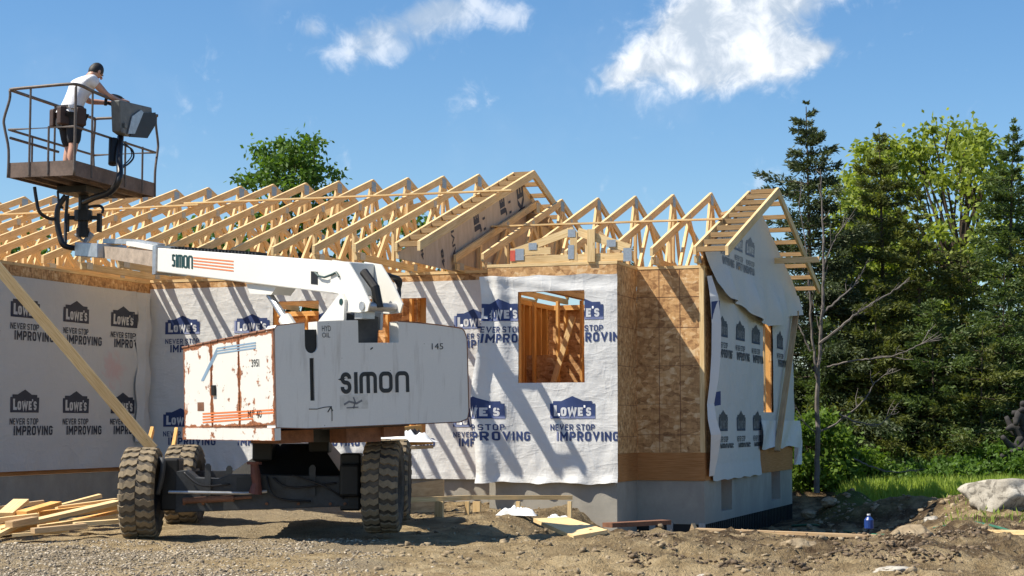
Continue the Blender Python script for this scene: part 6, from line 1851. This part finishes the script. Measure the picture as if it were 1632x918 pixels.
# ------------------------------------------------------------------ foliage
def leaf_cards(C, D, L, Wd, seed):
    """N quads (kite shaped) at C along D with length L, width Wd"""
    r = np.random.RandomState(seed); n = len(C)
    D = D / (np.linalg.norm(D, axis=1, keepdims=True) + 1e-9); R = r.randn(n, 3); S_ = np.cross(D, R); S_ /= np.linalg.norm(S_, axis=1, keepdims=True) + 1e-9
    L = np.asarray(L)[:, None]; Wd = np.asarray(Wd)[:, None]
    a = C; b = C + D * L * .5 + S_ * Wd * .5; c = C + D * L; d = C + D * L * .5 - S_ * Wd * .5
    V = np.stack([a, b, c, d], 1).reshape(-1, 3); F = np.arange(4 * n).reshape(n, 4); return V, F
def conifer(name, px, Z, top_py, R, base_py, seed, mat, label, dens=1.0, low=.06, group='conifers behind the grass', trunk=True, narrow=1.0):
    r = np.random.RandomState(seed); b = at(px, base_py, Z); g0 = gh(b.x, b.y, False); top = at(px, top_py, Z).z; H = top - g0
    base = np.array([b.x, b.y, g0]); lean = r.randn(2) * .015 * H
    root = empty(name, (b.x, b.y, g0), label, 'tree', group)
    m = MB(); nb = int(42 * H / 7); tp = [Vector((b.x + lean[0] * t ** 2, b.y + lean[1] * t ** 2, g0 - .1 + (H + .05) * t)) for t in np.linspace(0, 1, 9)]
    m.tube(tp, [max(.008, .011 * H * (1 - t) ** .8) for t in np.linspace(0, 1, 9)], 8)
    C, D, L, W = [], [], [], []
    for i in range(nb):
        t = low + (1 - low) * (i + r.rand()) / nb
        prof = (1 - t) ** .86 * (.62 + .38 * min(1, t / .22)) + .008
        for k in range(r.randint(3, 6)):
            az = r.rand() * 6.283; bl = R * prof * (.45 + .85 * r.rand()) * (1.4 if r.rand() < .12 else 1)
            rise = .30 * t + 1.2 * max(0, t - .9) * 4 + .06 * r.randn() - .22 * (1 - t)
            o = base + np.array([lean[0] * t ** 2, lean[1] * t ** 2, H * t])
            d = np.array([math.cos(az), math.sin(az), rise]); 
            tip = o + d * bl; mid = o + d * bl * .55 + np.array([0, 0, -.05 * bl])
            if bl > .25: m.tube([Vector(o), Vector(mid), Vector(tip)], [.004 * H * (1 - t) + .006, .006, .003], 4, caps=False)
            ns = max(4, int(52 * dens * bl * (1.25 if bl < .4 else 1) / .9))
            s = r.rand(ns) ** .7
            side_ = r.randn(ns, 3) * np.array([.22, .22, .09]) * bl * (1.05 - s)[:, None] * .85
            c = o + (tip - o) * s[:, None] + side_ + np.array([0, 0, -1]) * (s * (1 - s))[:, None] * .15 * bl
            n2 = 3
            for q in range(n2):
                C.append(c + r.randn(ns, 3) * (.012 + .028 * min(1, bl))); D.append(np.tile(d / np.linalg.norm(d), (ns, 1)) * .7 + side_ / (bl + .01) * 1.2 + r.randn(ns, 3) * .38)
                L.append((.065 + .085 * r.rand(ns)) * (.65 + .35 * min(1, bl * 2))); W.append(.018 + .024 * r.rand(ns))
    tr = m.build('trunk', M['bark'], root)
    C = np.concatenate(C); D = np.concatenate(D); L = np.concatenate(L); W = np.concatenate(W)
    V, F = leaf_cards(C, D, L, W, seed + 1)
    np_mesh('crown', V, F, M[mat], root); return root
def broadleaf(name, px, Z, py_top, py_base, Rx, seed, mat, label, n_cl=60, leaf=.10, per=130, group='leafy trees', hmin=.35, cat='tree', spread=.32, trunk_r=.06):
    r = np.random.RandomState(seed); b = at(px, py_base, Z); g0 = gh(b.x, b.y, False); top = at(px, py_top, Z).z; H = top - g0
    root = empty(name, (b.x, b.y, g0), label, cat, group); m = MB()
    stems = 1 if cat == 'tree' else 5
    C, D = [], []
    base = np.array([b.x, b.y, g0])
    forks = []
    for s in range(max(2, stems)):
        az = r.rand() * 6.28; f = base + np.array([math.cos(az) * Rx * .25, math.sin(az) * Rx * .25, H * (.45 + .2 * r.rand())]); forks.append(f)
        m.tube(bez([Vector(base + np.array([0, 0, -.1])), Vector((base + f) / 2 + r.randn(3) * .05 * H * .3), Vector(f)], 4), [trunk_r * (1 - .5 * k / 8) for k in range(9)], 6)
    for i in range(n_cl):
        u = r.rand(); hh = hmin + (1 - hmin) * u; rad_ = Rx * math.sqrt(max(0.02, 1 - ((hh - (hmin + .38 * (1 - hmin))) / (1.02 - (hmin + .38 * (1 - hmin)))) ** 2)) if hh > hmin + .38 * (1 - hmin) else Rx * (.55 + .45 * (hh - hmin) / (.38 * (1 - hmin) + 1e-6))
        az = r.rand() * 6.283; q = rad_ * (.25 + .75 * r.rand() ** .6)
        c = base + np.array([math.cos(az) * q, math.sin(az) * q, H * hh])
        f = forks[r.randint(len(forks))]
        if i % 2 == 0: m.tube(bez([Vector(f), Vector((f + c) / 2 + r.randn(3) * .06 * Rx), Vector(c)], 3), [trunk_r * .42 * (1 - .8 * k / 6) + .004 for k in range(7)], 5, caps=False)
        k = int(per * (.4 + 1.1 * r.rand())); sc = spread * (.5 + .8 * r.rand())
        C.append(c + r.randn(k, 3) * np.array([sc, sc, sc * .62]) * .55); D.append(r.randn(k, 3) + np.array([0, 0, -.35]))
    m.build('trunk', M['bark'], root)
    C = np.concatenate(C); D = np.concatenate(D); n = len(C)
    C[:, 2] = np.maximum(C[:, 2], g0 + .03)
    V, F = leaf_cards(C, D, leaf * (.7 + .7 * r.rand(n)), leaf * .62 * (.7 + .6 * r.rand(n)), seed + 1); np_mesh('crown', V, F, M[mat], root); return root

conifer('spruce', 1297, 34, 166, 2.3, 782, 31, 'needle', 'tallest dark spruce rising just right of the gable peak', 1.8)
conifer('spruce', 1414, 34.5, 200, 1.75, 782, 2, 'needle_b', 'dark slender spruce standing before the bright leafy tree', 1.7)
conifer('spruce', 1612, 35, 194, 1.8, 782, 3, 'needle_g', 'dark spruce at the right edge, spiked top above the others', 1.7)
conifer('cedar', 1470, 33.5, 300, 1.3, 782, 4, 'needle_b', 'shorter olive green cedar right of the slender spruce', 1.7, group='cedars in the second row')
conifer('cedar', 1345, 35.5, 360, 1.5, 782, 5, 'needle_b', 'low olive cedar filling in between the two left spruces', 1.3, group='cedars in the second row')
conifer('cedar', 1540, 34, 390, 1.7, 782, 6, 'needle_b', 'broad low cedar under the bright leafy tree', 1.3, group='cedars in the second row')
conifer('cedar', 1600, 33, 420, 1.7, 782, 7, 'needle_g', 'broad bluish green cedar at the right edge above the boulder', 1.3, group='cedars in the second row')
conifer('cedar', 1490, 32.5, 470, 1.5, 786, 8, 'needle_g', 'small green cedar at the front of the wood above the grass', 1.3, low=.02, group='cedars in the front row')
conifer('cedar', 1400, 33, 450, 1.5, 784, 9, 'needle_b', 'small olive cedar behind the reaching dead branches', 1.3, low=.02, group='cedars in the front row')
conifer('spruce', 1655, 34, 300, 1.0, 782, 10, 'needle_b', 'dark spruce cut off by the right edge', 1.2)
conifer('cedar', 1565, 32.2, 520, 1.4, 786, 11, 'needle_b', 'low round cedar just behind the big boulder', 1.2, low=.02, group='cedars in the front row')
conifer('cedar', 1310, 33.2, 490, 1.4, 784, 12, 'needle_g', 'low green cedar behind the bare dead tree', 1.2, low=.02, group='cedars in the front row')
for i, (px, py, Z) in enumerate(((1240, 560, 37), (1370, 430, 38), (1440, 420, 39), (1510, 440, 38.5), (1575, 470, 38), (1640, 430, 38), (1290, 470, 39))):
    conifer('back_cedar', px, Z, py + 25, 1.5, 776, 40 + i, 'needle', ('shaded dark cedar deep in the wood behind the front trees'), 1.0, low=.02, group='shaded cedars deep in the wood')
broadleaf('leafy_tree', 1500, 40, 206, 776, 2.3, 21, 'leaf', 'bright yellow green leafy tree rising behind the slender spruce', 170, .15, 80, hmin=.38, spread=.40, trunk_r=.09)
broadleaf('leafy_tree', 1385, 41, 222, 776, .85, 22, 'leaf', 'narrow bright leafy tree left of the slender spruce', 50, .14, 70, hmin=.40, spread=.38, trunk_r=.07)
broadleaf('leafy_tree', 462, 42, 226, 778, 1.7, 23, 'leaf_m', 'lone green leafy tree showing above the roof trusses', 130, .13, 75, hmin=.42, spread=.30, trunk_r=.08)
broadleaf('leafy_tree', 1362, 39.5, 300, 776, .8, 28, 'leaf', 'shorter bright leafy tree showing in the gap right of the tallest spruce', 40, .14, 60, hmin=.30, spread=.38, trunk_r=.06)
broadleaf('leafy_tree', 640, 44, 352, 778, 1.5, 24, 'leaf_m', 'low green tree seen only between the trusses, right of the lone leafy tree', 60, .16, 110, hmin=.3, spread=.4, trunk_r=.07)
broadleaf('leafy_tree', 330, 44, 352, 778, 1.5, 25, 'leaf_m', 'low green tree seen only between the trusses, left of the lone leafy tree', 60, .16, 110, hmin=.3, spread=.4, trunk_r=.07)
broadleaf('leafy_tree', 40, 46, 372, 778, 1.7, 26, 'leaf_m', 'low green tree glimpsed through the trusses under the basket', 50, .17, 110, hmin=.3, spread=.4, trunk_r=.07)
conifer('spruce', 1000, 44, 395, 1.1, 776, 27, 'needle', 'dark spruce tip peeking through the trusses of the right roof', 1.0)
for i, (px, Z, pt, rx, lab) in enumerate(((1300, 30.5, 665, .62, 'bright leafy shrub at the foot of the bare dead tree'), (1370, 31, 725, .7, 'leafy shrub left of centre along the grass edge'),
                                          (1440, 31.5, 745, .7, 'low shrub in the middle of the grass edge'), (1520, 31, 740, .6, 'shrub behind the left end of the big boulder'),
                                          (1590, 31.5, 715, .6, 'shrub rising behind the big boulder'), (1650, 31, 730, .6, 'shrub cut off by the right edge behind the boulder'), (1272, 31.5, 700, .45, 'shrub half hidden by the hanging corner of the sheeting'))):
    broadleaf('shrub', px, Z, pt, 790, rx, 60 + i, 'shrubleaf' if i in (0, 1, 6) else 'leaf_m', lab, 42, .085, 150, 'shrubs along the wood edge', .05, 'shrub', .22, .02)
# dark uprooted stump at the right edge
m = MB(); rr = random.Random(8)
for k in range(14):
    a = at(1640 + rr.uniform(-14, 10), 690 + rr.uniform(-20, 20), 31.2); b = a + RV * rr.uniform(-.5, .1) + Vector((0, 0, rr.uniform(-.45, .4))) + FV * rr.uniform(-.2, .2)
    m.tube(bez([a, (a + b) / 2 + Vector((0, 0, rr.uniform(-.25, .25))), b], 4), [.10 * (1 - .09 * i) + .01 for i in range(9)], 8)
m.tube([at(1648, 790, 31.2), at(1644, 690, 31.2)], [.22, .2], 10)
tag(m.build('uprooted_stump', M['rootbark'], smooth=True), 'dark grey uprooted stump with twisted roots at the right edge', 'stump')

# bare dead tree beside the gable
dt = empty('dead_tree', tuple(at(1302, 786, 29.5)), 'bare grey dead tree with long reaching branches right of the gable', 'tree')
def limb(pix, r0, r1, seed, twigs=5, Z0=29.5, name='branch'):
    rr = random.Random(seed); P = [at(px, py, Z0 + dz) for px, py, dz in pix]; S_ = bez(P, 6); n = len(S_)
    for p in S_[1:-1]: p += Vector((rr.uniform(-.012, .012), rr.uniform(-.02, .02), rr.uniform(-.012, .012)))
    m = MB(); m.tube(S_, [r0 + (r1 - r0) * i / (n - 1) for i in range(n)], 6)
    for k in range(twigs):
        i = rr.randint(n // 3, n - 2); p = S_[i]; d = (S_[i + 1] - S_[i]).normalized(); q = Vector((rr.uniform(-1, 1), rr.uniform(-.6, .6), rr.uniform(-.8, .9)))
        e = p + (d * .8 + q * .6) * rr.uniform(.15, .45)
        m.tube([p, (p + e) / 2 + q * .03, e], [r1 * 1.1 + .002, r1 * .8 + .002, .003], 4)
        e2 = (p + e) / 2 + (d * .6 - q * .6) * .18; m.tube([(p + e) / 2, e2], [.005, .002], 4)
    m.build(name, M['deadbark'], dt)
limb([(1302, 786, 0), (1303, 700, 0), (1303, 620, 0), (1307, 545, 0), (1312, 470, 0), (1312, 400, 0), (1310, 330, .1), (1308, 270, .1)], .05, .006, 1, 12, name='trunk')
limb([(1303, 612, 0), (1297, 560, 0), (1291, 490, 0), (1288, 430, 0), (1281, 370, 0), (1272, 320, 0)], .03, .005, 2, 9)
limb([(1292, 560, 0), (1278, 530, 0), (1268, 505, .1)], .02, .006, 3, 2)
limb([(1306, 548, 0), (1335, 525, -.1), (1365, 500, -.2), (1395, 480, -.3), (1430, 460, -.3), (1450, 442, -.4)], .026, .006, 4, 8)
limb([(1310, 500, 0), (1335, 478, 0), (1362, 452, .1), (1380, 425, .1)], .022, .005, 5, 5)
limb([(1318, 585, 0), (1360, 575, -.2), (1400, 571, -.3), (1440, 562, -.4), (1470, 548, -.4), (1495, 538, -.5)], .02, .006, 6, 9)
limb([(1303, 690, 0), (1340, 670, -.1), (1375, 640, -.2), (1395, 610, -.2), (1420, 590, -.2)], .02, .005, 7, 6)
limb([(1338, 660, -.2), (1365, 672, -.3), (1400, 676, -.4), (1425, 655, -.4)], .016, .005, 8, 4)
limb([(1360, 730, -.4), (1385, 742, -.4), (1420, 752, -.4), (1465, 750, -.4)], .016, .006, 9, 3)
limb([(1312, 430, 0), (1322, 400, 0), (1340, 365, 0), (1362, 342, 0)], .014, .004, 10, 4)
limb([(1300, 690, 0), (1280, 672, 0), (1268, 662, 0)], .014, .004, 11, 2)

# grass: blades over the strip before the wood
def grass(n, pxr, zr, hgt, name, acc_=None):
    P = cast(n, pxr, zr, acc_); r = np.random.RandomState(9); D = np.stack([r.randn(n) * .35, r.randn(n) * .35, np.ones(n)], 1)
    V, F = leaf_cards(P, D, hgt * (.5 + r.rand(n)), .010 + .012 * r.rand(n), 12); o = np_mesh(name, V, F, M['grassblade']); tag(o, kind='stuff')
grass(34000, (1225, 1720), (26.3, 34), .20, 'grass', lambda px, Z, p: p.x > -4.6 and (fbm(p.x * .8, p.y * .8, 2, 44) * 1.3 + p.y > 26.6) and p.y > 27.2 + 1.2 * sst(-2.6, -4.2, p.x) and not ((p.x + 4) ** 2 + (p.y - 27) ** 2 < 1.6))
grass(500, (1500, 1720), (20, 26), .10, 'weeds')
